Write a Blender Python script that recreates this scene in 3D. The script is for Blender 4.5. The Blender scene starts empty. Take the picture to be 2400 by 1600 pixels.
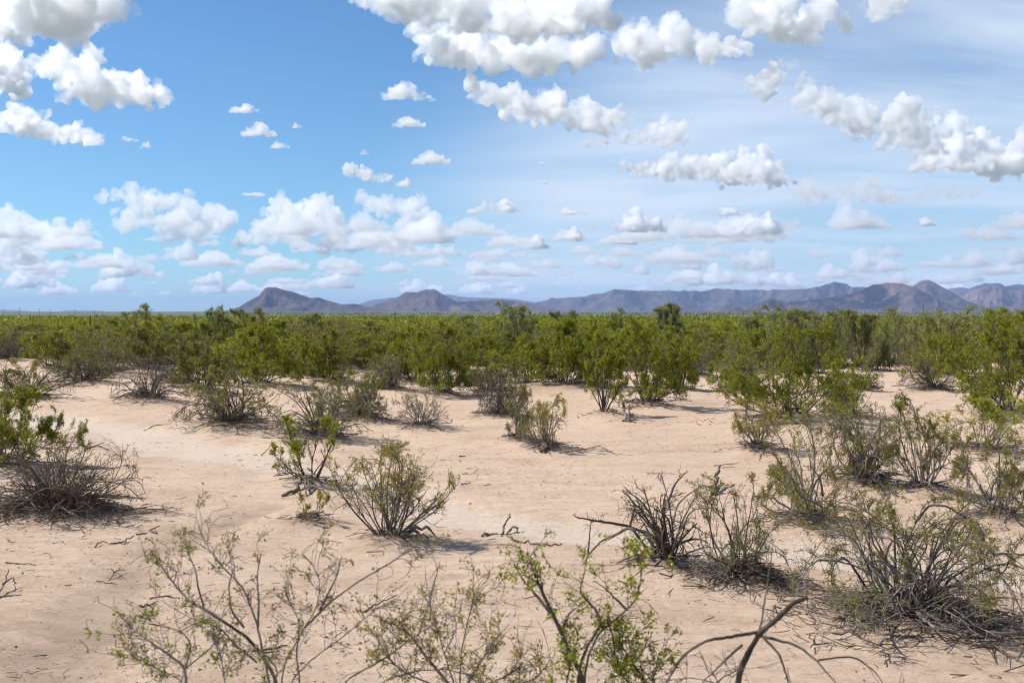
import bpy, math, random
import numpy as np
from mathutils import Vector, Matrix

S = bpy.context.scene
C = S.collection
R = math.radians

# ------------------------------------------------------------------ camera, sky, sun, exposure
F = 2667.0            # focal length in photo pixels (photo 2400 x 1600)
HOR = 738.0           # photo row of the horizon
CAMH = 2.0
K = 2400 / 2352
PITCH = math.atan((800 - HOR) / F)
cd = bpy.data.cameras.new('camera')
cam = bpy.data.objects.new('camera', cd)
C.objects.link(cam)
S.camera = cam
cd.sensor_width = 36
cd.lens = 36 * F / 2400
cd.clip_start = 0.05
cd.clip_end = 400000
cam.location = (0, 0, CAMH)
cam.rotation_euler = (R(90) - PITCH, 0, 0)
cd.dof.use_dof = True
cd.dof.focus_distance = 17
cd.dof.aperture_fstop = 8.0

SUN_EL, SUN_AZ = R(49), R(-79)       # azimuth measured from +Y towards +X
TO_SUN = Vector((math.sin(SUN_AZ) * math.cos(SUN_EL), math.cos(SUN_AZ) * math.cos(SUN_EL), math.sin(SUN_EL)))
world = bpy.data.worlds.new('World')
S.world = world
world.use_nodes = True


def nodes_of(tree):
    def N(t, **kw):
        n = tree.nodes.new(t)
        for k, v in kw.items():
            setattr(n, k, v)
        return n

    def L(a, b):
        tree.links.new(a, b)
    return N, L


def build_world():
    nt = world.node_tree
    N, L = nodes_of(nt)
    bg = nt.nodes['Background']
    sky = N('ShaderNodeTexSky', sky_type='NISHITA', sun_disc=False)
    sky.sun_elevation = SUN_EL
    sky.sun_rotation = SUN_AZ
    sky.altitude = 1200
    sky.air_density = 1.0
    sky.dust_density = 0.15
    sky.ozone_density = 1.6
    tint = N('ShaderNodeMix', data_type='RGBA', blend_type='MULTIPLY')
    tint.inputs[0].default_value = 1
    tint.inputs[7].default_value = (0.56, 0.84, 1.03, 1)
    L(sky.outputs[0], tint.inputs[6])
    # thin high cirrus veil, stretched streaks on a plane far above
    geo = N('ShaderNodeTexCoord')
    sep = N('ShaderNodeSeparateXYZ')
    L(geo.outputs['Generated'], sep.inputs[0])
    zz = N('ShaderNodeMath', operation='MAXIMUM')
    zz.inputs[1].default_value = 0.0
    L(sep.outputs['Z'], zz.inputs[0])
    za = N('ShaderNodeMath', operation='ADD')
    za.inputs[1].default_value = 0.06
    L(zz.outputs[0], za.inputs[0])
    dx = N('ShaderNodeMath', operation='DIVIDE')
    dy = N('ShaderNodeMath', operation='DIVIDE')
    L(sep.outputs['X'], dx.inputs[0]); L(za.outputs[0], dx.inputs[1])
    L(sep.outputs['Y'], dy.inputs[0]); L(za.outputs[0], dy.inputs[1])
    cb = N('ShaderNodeCombineXYZ')
    L(dx.outputs[0], cb.inputs[0]); L(dy.outputs[0], cb.inputs[1])
    mp = N('ShaderNodeMapping')
    mp.inputs['Rotation'].default_value = (0, 0, R(28))
    mp.inputs['Scale'].default_value = (0.30, 0.62, 1)
    L(cb.outputs[0], mp.inputs[0])
    n1 = N('ShaderNodeTexNoise')
    n1.inputs['Scale'].default_value = 1.0
    n1.inputs['Detail'].default_value = 7
    n1.inputs['Roughness'].default_value = 0.58
    n1.inputs['Distortion'].default_value = 0.6
    L(mp.outputs[0], n1.inputs['Vector'])
    r1 = N('ShaderNodeMapRange', interpolation_type='SMOOTHSTEP')
    r1.inputs[1].default_value = 0.30
    r1.inputs[2].default_value = 0.72
    L(n1.outputs[0], r1.inputs[0])
    # the veil lies over the east (right) half of the sky
    side = N('ShaderNodeMapRange', interpolation_type='SMOOTHSTEP')
    side.inputs[1].default_value = -0.16
    side.inputs[2].default_value = 0.12
    sx = N('ShaderNodeMath', operation='MULTIPLY_ADD')   # x + 0.55*(0.20 - z)
    sx.inputs[1].default_value = -0.75
    L(sep.outputs['Z'], sx.inputs[0]); L(sep.outputs['X'], sx.inputs[2])
    sy = N('ShaderNodeMath', operation='ADD')
    sy.inputs[1].default_value = 0.10
    L(sx.outputs[0], sy.inputs[0])
    L(sy.outputs[0], side.inputs[0])
    m = N('ShaderNodeMath', operation='MULTIPLY')
    L(r1.outputs[0], m.inputs[0]); L(side.outputs[0], m.inputs[1])
    m2 = N('ShaderNodeMath', operation='MULTIPLY_ADD')
    m2.inputs[1].default_value = 0.66
    sd2 = N('ShaderNodeMath', operation='MULTIPLY')
    sd2.inputs[1].default_value = 0.24
    L(side.outputs[0], sd2.inputs[0])
    L(m.outputs[0], m2.inputs[0]); L(sd2.outputs[0], m2.inputs[2])
    veil = N('ShaderNodeMix', data_type='RGBA')
    L(m2.outputs[0], veil.inputs[0])
    L(tint.outputs[2], veil.inputs[6])
    veil.inputs[7].default_value = (6.4, 7.2, 8.2, 1)
    L(veil.outputs[2], bg.inputs[0])
    bg.inputs[1].default_value = 0.086


build_world()
sl = bpy.data.lights.new('sun', 'SUN')
sl.energy = 4.4
sl.angle = R(0.53)
sl.color = (1.0, 0.955, 0.89)
sun = bpy.data.objects.new('sun', sl)
C.objects.link(sun)
sun.rotation_euler = TO_SUN.to_track_quat('Z', 'Y').to_euler()
S.view_settings.view_transform = 'Standard'
S.view_settings.look = 'None'
S.view_settings.gamma = 1
S.view_settings.use_curve_mapping = False
S.view_settings.exposure = 0.55
cy = S.cycles
cy.use_denoising = True
cy.max_bounces = 48
cy.diffuse_bounces = 4
cy.volume_bounces = 48
cy.transmission_bounces = 4
cy.transparent_max_bounces = 32
cy.use_adaptive_sampling = False
cy.sample_clamp_indirect = 6
cy.filter_width = 1.15
cy.volume_step_rate = 0.35
cy.volume_max_steps = 256

# ------------------------------------------------------------------ helpers
rng = np.random.default_rng(7)
random.seed(7)
CP, SP = math.cos(PITCH), math.sin(PITCH)


def ray(px, py):
    """world direction through a photo pixel"""
    a, b = (px - 1200) / F, -(py - 800) / F
    return np.array([a, CP + b * SP, -SP + b * CP])


def gpt(px, py, z=0.0):
    """point on the flat ground under a photo pixel"""
    d = ray(px, py)
    t = (z - CAMH) / d[2]
    return d[0] * t, d[1] * t


def proj(x, y, z):
    zc = z - CAMH
    dep = y * CP - zc * SP
    up = y * SP + zc * CP
    return 1200 + F * x / dep, 800 - F * up / dep


G3 = np.array([[1, 1, 0], [-1, 1, 0], [1, -1, 0], [-1, -1, 0], [1, 0, 1], [-1, 0, 1], [1, 0, -1], [-1, 0, -1],
               [0, 1, 1], [0, -1, 1], [0, 1, -1], [0, -1, -1], [1, 1, 0], [-1, 1, 0], [0, -1, 1], [0, -1, -1]], float)


def hsh(ix, iy, iz, s):
    h = (ix * 374761393 + iy * 668265263 + iz * 2147483647 + s * 974711) & 0xffffffff
    h = ((h ^ (h >> 13)) * 1274126177) & 0xffffffff
    h = ((h ^ (h >> 16)) * 2246822519) & 0xffffffff
    return (h ^ (h >> 15)) & 0xffffffff


def pn(p, s=0):
    i = np.floor(p).astype(np.int64)
    f = p - i
    u = f * f * f * (f * (f * 6 - 15) + 10)
    r = 0
    for dx in (0, 1):
        for dy in (0, 1):
            for dz in (0, 1):
                g = G3[hsh(i[:, 0] + dx, i[:, 1] + dy, i[:, 2] + dz, s) & 15]
                d = (g * (f - np.array([dx, dy, dz]))).sum(1)
                r = r + d * (u[:, 0] if dx else 1 - u[:, 0]) * (u[:, 1] if dy else 1 - u[:, 1]) * (u[:, 2] if dz else 1 - u[:, 2])
    return r


def pn2(x, y, s=0):
    return pn(np.stack([x, y, np.full_like(x, 0.37)], 1), s)


def sstep(a, b, x):
    t = np.clip((x - a) / (b - a), 0, 1)
    return t * t * (3 - 2 * t)


def nrm(v):
    return v / np.maximum(np.linalg.norm(v, axis=-1, keepdims=True), 1e-9)


def mesh_np(name, v, f, mat=None, smooth=False, attrs=None):
    """mesh from vertex and face arrays; faces (M,k)"""
    me = bpy.data.meshes.new(name)
    v = np.ascontiguousarray(v, np.float32)
    f = np.ascontiguousarray(f, np.int32)
    k = f.shape[1]
    me.vertices.add(len(v))
    me.vertices.foreach_set('co', v.ravel())
    me.loops.add(f.size)
    me.loops.foreach_set('vertex_index', f.ravel())
    me.polygons.add(len(f))
    me.polygons.foreach_set('loop_start', np.arange(0, f.size, k, dtype=np.int32))
    me.polygons.foreach_set('loop_total', np.full(len(f), k, np.int32))
    if smooth:
        me.polygons.foreach_set('use_smooth', np.ones(len(f), bool))
    for an, (dom, arr) in (attrs or {}).items():
        at = me.attributes.new(an, 'FLOAT', dom)
        at.data.foreach_set('value', np.ascontiguousarray(arr, np.float32))
    me.update(calc_edges=True)
    if mat:
        me.materials.append(mat)
    return me


def link(name, data, parent=None, loc=None):
    o = bpy.data.objects.new(name, data)
    C.objects.link(o)
    if parent:
        o.parent = parent
    if loc is not None:
        o.location = loc
    return o


def tag(o, label=None, cat=None, group=None, kind=None):
    if label: o['label'] = label
    if cat: o['category'] = cat
    if group: o['group'] = group
    if kind: o['kind'] = kind
    return o


def tubes(batches, sides=4):
    """batches of (pts (n,P,3), rad (n,P)) -> verts, quads"""
    V, Q, T = [], [], []
    off = 0
    for pts, rad in batches:
        n, P, _ = pts.shape
        if n == 0:
            continue
        t = nrm(np.gradient(pts, axis=1))
        ref = nrm(rng.normal(size=(n, 1, 3)))
        u = nrm(np.cross(t, np.broadcast_to(ref, t.shape)))
        w = np.cross(t, u)
        a = np.arange(sides) * 2 * math.pi / sides
        ring = (pts[:, :, None] + rad[:, :, None, None] * (u[:, :, None] * np.cos(a)[None, None, :, None] + w[:, :, None] * np.sin(a)[None, None, :, None]))
        V.append(ring.reshape(-1, 3))
        b = (np.arange(n)[:, None, None] * P + np.arange(P - 1)[None, :, None]) * sides
        j = np.arange(sides)[None, None, :]
        j2 = (j + 1) % sides
        q = np.stack([b + j, b + j2, b + sides + j2, b + sides + j], -1).reshape(-1, 4) + off
        Q.append(q)
        off += n * P * sides
    if not V:
        return np.zeros((0, 3)), np.zeros((0, 4), int)
    return np.concatenate(V), np.concatenate(Q)


def grow(p, d, ln, P, wob, trop):
    n = len(p)
    pts = np.empty((n, P, 3))
    pts[:, 0] = p
    d = nrm(d)
    st = (ln / (P - 1))[:, None]
    tz = np.zeros((n, 3))
    ax = nrm(rng.normal(size=(n, 3))) * rng.normal(size=(n, 1)) * wob * 1.5
    for k in range(1, P):
        tz[:, 2] = trop if np.isscalar(trop) else trop * (k / P)
        d = nrm(d + .8 * wob * rng.normal(size=(n, 3)) + tz + np.cross(ax, d))
        pts[:, k] = pts[:, k - 1] + d * st
    return pts


def along(pts, idx, t):
    P = pts.shape[1]
    f = np.clip(t * (P - 1), 0, P - 1.001)
    i = f.astype(int)
    w = (f - i)[:, None]
    a, b = pts[idx, i], pts[idx, i + 1]
    return a * (1 - w) + b * w, nrm(b - a)


def leaf_mesh(c, ln, name, mat, wide=0.5, up=0.3, tri=False):
    n = len(c)
    d = nrm(rng.normal(size=(n, 3)) + np.array([0, 0, up]))
    s = nrm(np.cross(d, rng.normal(size=(n, 3))))
    l = (ln * rng.uniform(0.6, 1.35, n))[:, None]
    w = l * wide * 0.5
    bend = np.cross(d, s) * l * 0.12
    if tri:
        v = np.stack([c - d * l * .5 + s * w * 1.35, c - d * l * .5 - s * w * 1.35, c + d * l * .55], 1).reshape(-1, 3)
        return mesh_np(name, v, np.arange(3 * n).reshape(-1, 3), mat, attrs={'tint': ('FACE', rng.random(n))})
    v = np.stack([c - d * l * .5, c + s * w + bend, c + d * l * .5, c - s * w + bend], 1).reshape(-1, 3)
    f = np.arange(4 * n).reshape(-1, 4)
    return mesh_np(name, v, f, mat, attrs={'tint': ('FACE', rng.random(n))})


# ------------------------------------------------------------------ materials
def new_mat(name):
    m = bpy.data.materials.new(name)
    m.use_nodes = True
    m.node_tree.nodes.clear()
    N, L = nodes_of(m.node_tree)
    return m, N, L, N('ShaderNodeOutputMaterial')


def ramp(N, stops):
    r = N('ShaderNodeValToRGB')
    e = r.color_ramp.elements
    while len(e) < len(stops):
        e.new(0.5)
    for i, (p, c) in enumerate(stops):
        e[i].position = p
        e[i].color = (*c, 1)
    return r


def leaf_mat(name, stops, transl=0.42, rough=0.5):
    m, N, L, out = new_mat(name)
    at = N('ShaderNodeAttribute', attribute_name='tint')
    oi = N('ShaderNodeObjectInfo')
    mx = N('ShaderNodeMath', operation='MULTIPLY_ADD')
    mx.inputs[1].default_value = 0.62
    L(at.outputs['Fac'], mx.inputs[0])
    o2 = N('ShaderNodeMath', operation='MULTIPLY')
    o2.inputs[1].default_value = 0.38
    L(oi.outputs['Random'], o2.inputs[0])
    L(o2.outputs[0], mx.inputs[2])
    cr = ramp(N, stops)
    L(mx.outputs[0], cr.inputs[0])
    p = N('ShaderNodeBsdfPrincipled')
    p.inputs['Roughness'].default_value = rough
    p.inputs['Specular IOR Level'].default_value = 0.35
    t = N('ShaderNodeBsdfTranslucent')
    L(cr.outputs[0], p.inputs['Base Color'])
    L(cr.outputs[0], t.inputs[0])
    ms = N('ShaderNodeMixShader')
    ms.inputs[0].default_value = transl
    L(p.outputs[0], ms.inputs[1]); L(t.outputs[0], ms.inputs[2])
    L(ms.outputs[0], out.inputs['Surface'])
    return m


def bark_mat(name, stops, scale=14):
    m, N, L, out = new_mat(name)
    tc = N('ShaderNodeTexCoord')
    n = N('ShaderNodeTexNoise')
    n.inputs['Scale'].default_value = scale
    n.inputs['Detail'].default_value = 5
    L(tc.outputs['Object'], n.inputs['Vector'])
    oi = N('ShaderNodeObjectInfo')
    ad = N('ShaderNodeMath', operation='MULTIPLY_ADD')
    ad.inputs[1].default_value = 0.25
    sb = N('ShaderNodeMath', operation='SUBTRACT')
    sb.inputs[1].default_value = 0.12
    L(oi.outputs['Random'], ad.inputs[0]); L(n.outputs[0], ad.inputs[2])
    L(ad.outputs[0], sb.inputs[0])
    cr = ramp(N, stops)
    L(sb.outputs[0], cr.inputs[0])
    p = N('ShaderNodeBsdfPrincipled')
    p.inputs['Roughness'].default_value = 0.85
    p.inputs['Specular IOR Level'].default_value = 0.2
    L(cr.outputs[0], p.inputs['Base Color'])
    bp = N('ShaderNodeBump')
    bp.inputs['Strength'].default_value = 0.4
    bp.inputs['Distance'].default_value = 0.004
    n2 = N('ShaderNodeTexNoise')
    n2.inputs['Scale'].default_value = 90
    L(tc.outputs['Object'], n2.inputs['Vector'])
    L(n2.outputs[0], bp.inputs['Height']); L(bp.outputs[0], p.inputs['Normal'])
    L(p.outputs[0], out.inputs['Surface'])
    return m


M = {}
M['green'] = leaf_mat('creosote_green', [(0, (0.115, 0.122, 0.008)), (0.45, (0.215, 0.235, 0.014)), (0.8, (0.34, 0.335, 0.018)), (1, (0.48, 0.42, 0.04))])
M['bright'] = leaf_mat('creosote_fresh_green', [(0, (0.130, 0.150, 0.007)), (0.5, (0.265, 0.285, 0.012)), (1, (0.46, 0.44, 0.02))])
M['olive'] = leaf_mat('creosote_olive', [(0, (0.18, 0.152, 0.025)), (0.5, (0.35, 0.290, 0.048)), (1, (0.50, 0.41, 0.08))])
M['dull'] = leaf_mat('creosote_dull_green', [(0, (0.11, 0.107, 0.018)), (0.5, (0.215, 0.202, 0.028)), (1, (0.34, 0.30, 0.055))])
M['mesquite'] = leaf_mat('mesquite_grey_green', [(0, (0.17, 0.18, 0.055)), (0.5, (0.29, 0.30, 0.095)), (1, (0.42, 0.42, 0.15))])
M['brown'] = leaf_mat('dried_leaf', [(0, (0.07, 0.05, 0.02)), (1, (0.17, 0.12, 0.05))], 0.2)
M['yellow'] = leaf_mat('creosote_flower', [(0, (0.45, 0.38, 0.01)), (1, (0.65, 0.55, 0.02))], 0.3)
M['bark'] = bark_mat('creosote_bark', [(0.25, (0.045, 0.034, 0.027)), (0.5, (0.095, 0.077, 0.064)), (0.75, (0.18, 0.155, 0.135))])
M['greybark'] = bark_mat('weathered_bark', [(0.25, (0.075, 0.058, 0.046)), (0.5, (0.150, 0.124, 0.104)), (0.78, (0.30, 0.265, 0.235))])
M['deadbark'] = bark_mat('dead_wood', [(0.25, (0.055, 0.040, 0.030)), (0.5, (0.13, 0.098, 0.072)), (0.78, (0.24, 0.19, 0.145))])
M['drift'] = bark_mat('driftwood', [(0.25, (0.06, 0.043, 0.032)), (0.5, (0.13, 0.095, 0.068)), (0.78, (0.30, 0.24, 0.185))], 22)


def ground_mat():
    m, N, L, out = new_mat('desert_sand')
    tc = N('ShaderNodeTexCoord')
    ge = N('ShaderNodeNewGeometry')

    def noise(scale, det, stretch=None, rough=0.55, dist=0):
        n = N('ShaderNodeTexNoise')
        n.inputs['Scale'].default_value = scale
        n.inputs['Detail'].default_value = det
        n.inputs['Roughness'].default_value = rough
        n.inputs['Distortion'].default_value = dist
        if stretch:
            mp = N('ShaderNodeMapping')
            mp.inputs['Scale'].default_value = stretch
            L(ge.outputs['Position'], mp.inputs[0])
            L(mp.outputs[0], n.inputs['Vector'])
        else:
            L(ge.outputs['Position'], n.inputs['Vector'])
        return n

    def mixc(fac, a, b, bt='MIX'):
        x = N('ShaderNodeMix', data_type='RGBA', blend_type=bt)
        for sock, v in ((0, fac), (6, a), (7, b)):
            if isinstance(v, (int, float)):
                x.inputs[sock].default_value = v
            elif isinstance(v, tuple):
                x.inputs[sock].default_value = (*v, 1)
            else:
                L(v, x.inputs[sock])
        return x.outputs[2]

    def rng_(src, a, b, lo=0.0, hi=1.0):
        x = N('ShaderNodeMapRange', interpolation_type='SMOOTHSTEP')
        x.inputs[1].default_value = a; x.inputs[2].default_value = b
        x.inputs[3].default_value = lo; x.inputs[4].default_value = hi
        L(src, x.inputs[0])
        return x.outputs[0]

    def attr(n):
        return N('ShaderNodeAttribute', attribute_name=n).outputs['Fac']

    def mul(a, b):
        x = N('ShaderNodeMath', operation='MULTIPLY')
        for i, v in enumerate((a, b)):
            if isinstance(v, (int, float)): x.inputs[i].default_value = v
            else: L(v, x.inputs[i])
        return x.outputs[0]
    big = noise(0.22, 4, dist=0.4)
    med = noise(1.3, 6, (0.7, 1.2, 1), 0.6, 0.5)
    streak = noise(3.4, 7, (0.30, 1.6, 1), 0.70, 1.2)
    fine = noise(20, 6, (0.6, 1.5, 1), 0.7)
    grit = noise(140, 3, None, 0.7)
    c = mixc(rng_(big.outputs[0], 0.32, 0.68), (0.565, 0.410, 0.292), (0.625, 0.466, 0.342))
    c = mixc(mul(rng_(med.outputs[0], 0.48, 0.66), 0.55), c, (0.435, 0.295, 0.200))
    c = mixc(mul(rng_(streak.outputs[0], 0.53, 0.68), 0.55), c, (0.425, 0.300, 0.205))
    c = mixc(mul(rng_(streak.outputs[0], 0.46, 0.28), 0.35), c, (0.64, 0.495, 0.365))
    crust = noise(8, 9, None, 0.78, 0.5)
    c = mixc(mul(rng_(crust.outputs[0], 0.51, 0.62), 0.5), c, (0.44, 0.305, 0.21))
    c = mixc(mul(rng_(crust.outputs[0], 0.49, 0.38), 0.5), c, (0.65, 0.50, 0.37))
    # pale silt of the dry wash
    c = mixc(mul(attr('pale'), rng_(med.outputs[0], 0.18, 0.60, 0.65, 1.0)), c, (0.615, 0.497, 0.390))
    # brown grey crust of the damp channel, also painted as bank shade in the hollows
    c = mixc(mul(attr('damp_shade'), rng_(med.outputs[0], 0.30, 0.62, 0.35, 1.0)), c, (0.395, 0.285, 0.205))
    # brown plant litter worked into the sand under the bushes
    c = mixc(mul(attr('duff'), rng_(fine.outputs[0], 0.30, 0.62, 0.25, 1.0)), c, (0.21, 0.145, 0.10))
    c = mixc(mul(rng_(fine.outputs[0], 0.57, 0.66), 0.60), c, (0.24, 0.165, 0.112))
    c = mixc(mul(rng_(grit.outputs[0], 0.60, 0.80), 0.30), c, (0.30, 0.21, 0.15))
    c = mixc(mul(rng_(grit.outputs[0], 0.40, 0.22), 0.25), c, (0.66, 0.52, 0.40))
    # far scrub plain
    sc = noise(0.05, 5, (0.5, 2.0, 1), 0.6)
    green = mixc(rng_(sc.outputs[0], 0.35, 0.65), (0.125, 0.13, 0.018), (0.20, 0.19, 0.045))
    c = mixc(attr('scrub'), c, green)
    fs = noise(0.0011, 6, (0.6, 2.4, 1), 0.6)
    far = mixc(rng_(fs.outputs[0], 0.40, 0.62), (0.090, 0.095, 0.050), (0.135, 0.135, 0.075))
    c = mixc(attr('far'), c, far)
    p = N('ShaderNodeBsdfPrincipled')
    p.inputs['Roughness'].default_value = 0.95
    p.inputs['Specular IOR Level'].default_value = 0.12
    L(c, p.inputs['Base Color'])
    b1 = N('ShaderNodeBump')
    b1.inputs['Strength'].default_value = 0.55
    b1.inputs['Distance'].default_value = 0.07
    L(streak.outputs[0], b1.inputs['Height'])
    b2 = N('ShaderNodeBump')
    b2.inputs['Strength'].default_value = 0.7
    b2.inputs['Distance'].default_value = 0.06
    L(crust.outputs[0], b2.inputs['Height']); L(b1.outputs[0], b2.inputs['Normal'])
    L(b2.outputs[0], p.inputs['Normal'])
    L(p.outputs[0], out.inputs['Surface'])
    return m


def mountain_mat(name, rock, dark, scrub):
    m, N, L, out = new_mat(name)
    ge = N('ShaderNodeNewGeometry')
    n = N('ShaderNodeTexNoise')
    n.inputs['Scale'].default_value = 0.006
    n.inputs['Detail'].default_value = 9
    n.inputs['Roughness'].default_value = 0.62
    L(ge.outputs['Position'], n.inputs['Vector'])
    cr = ramp(N, [(0.36, dark), (0.47, rock), (0.55, scrub), (0.64, tuple(min(1, x * 1.7) for x in rock))])
    L(n.outputs[0], cr.inputs[0])
    # bare lower fans carry pale gravel and brush
    at = N('ShaderNodeAttribute', attribute_name='fan')
    mx = N('ShaderNodeMix', data_type='RGBA')
    L(at.outputs['Fac'], mx.inputs[0])
    L(cr.outputs[0], mx.inputs[6])
    mx.inputs[7].default_value = (*scrub, 1)
    p = N('ShaderNodeBsdfDiffuse')
    L(mx.outputs[2], p.inputs[0])
    n2 = N('ShaderNodeTexNoise')
    n2.inputs['Scale'].default_value = 0.02
    n2.inputs['Detail'].default_value = 6
    L(ge.outputs['Position'], n2.inputs['Vector'])
    b = N('ShaderNodeBump')
    b.inputs['Strength'].default_value = 0.8
    b.inputs['Distance'].default_value = 25
    L(n2.outputs[0], b.inputs['Height']); L(b.outputs[0], p.inputs['Normal'])
    L(p.outputs[0], out.inputs['Surface'])
    return m


def vol_mat(name, dens, col, g):
    m, N, L, out = new_mat(name)
    v = N('ShaderNodeVolumePrincipled')
    v.inputs['Color'].default_value = (*col, 1)
    v.inputs['Density'].default_value = dens
    v.inputs['Anisotropy'].default_value = g
    L(v.outputs[0], out.inputs['Volume'])
    return m


def plain_mat(name, col, rough=0.8):
    m, N, L, out = new_mat(name)
    p = N('ShaderNodeBsdfPrincipled')
    p.inputs['Roughness'].default_value = rough
    n = N('ShaderNodeTexNoise')
    n.inputs['Scale'].default_value = 6
    tc = N('ShaderNodeTexCoord')
    L(tc.outputs['Object'], n.inputs['Vector'])
    cr = ramp(N, [(0.3, tuple(x * 0.75 for x in col)), (0.7, tuple(min(1, x * 1.15) for x in col))])
    L(n.outputs[0], cr.inputs[0]); L(cr.outputs[0], p.inputs['Base Color'])
    L(p.outputs[0], out.inputs['Surface'])
    return m


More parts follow.
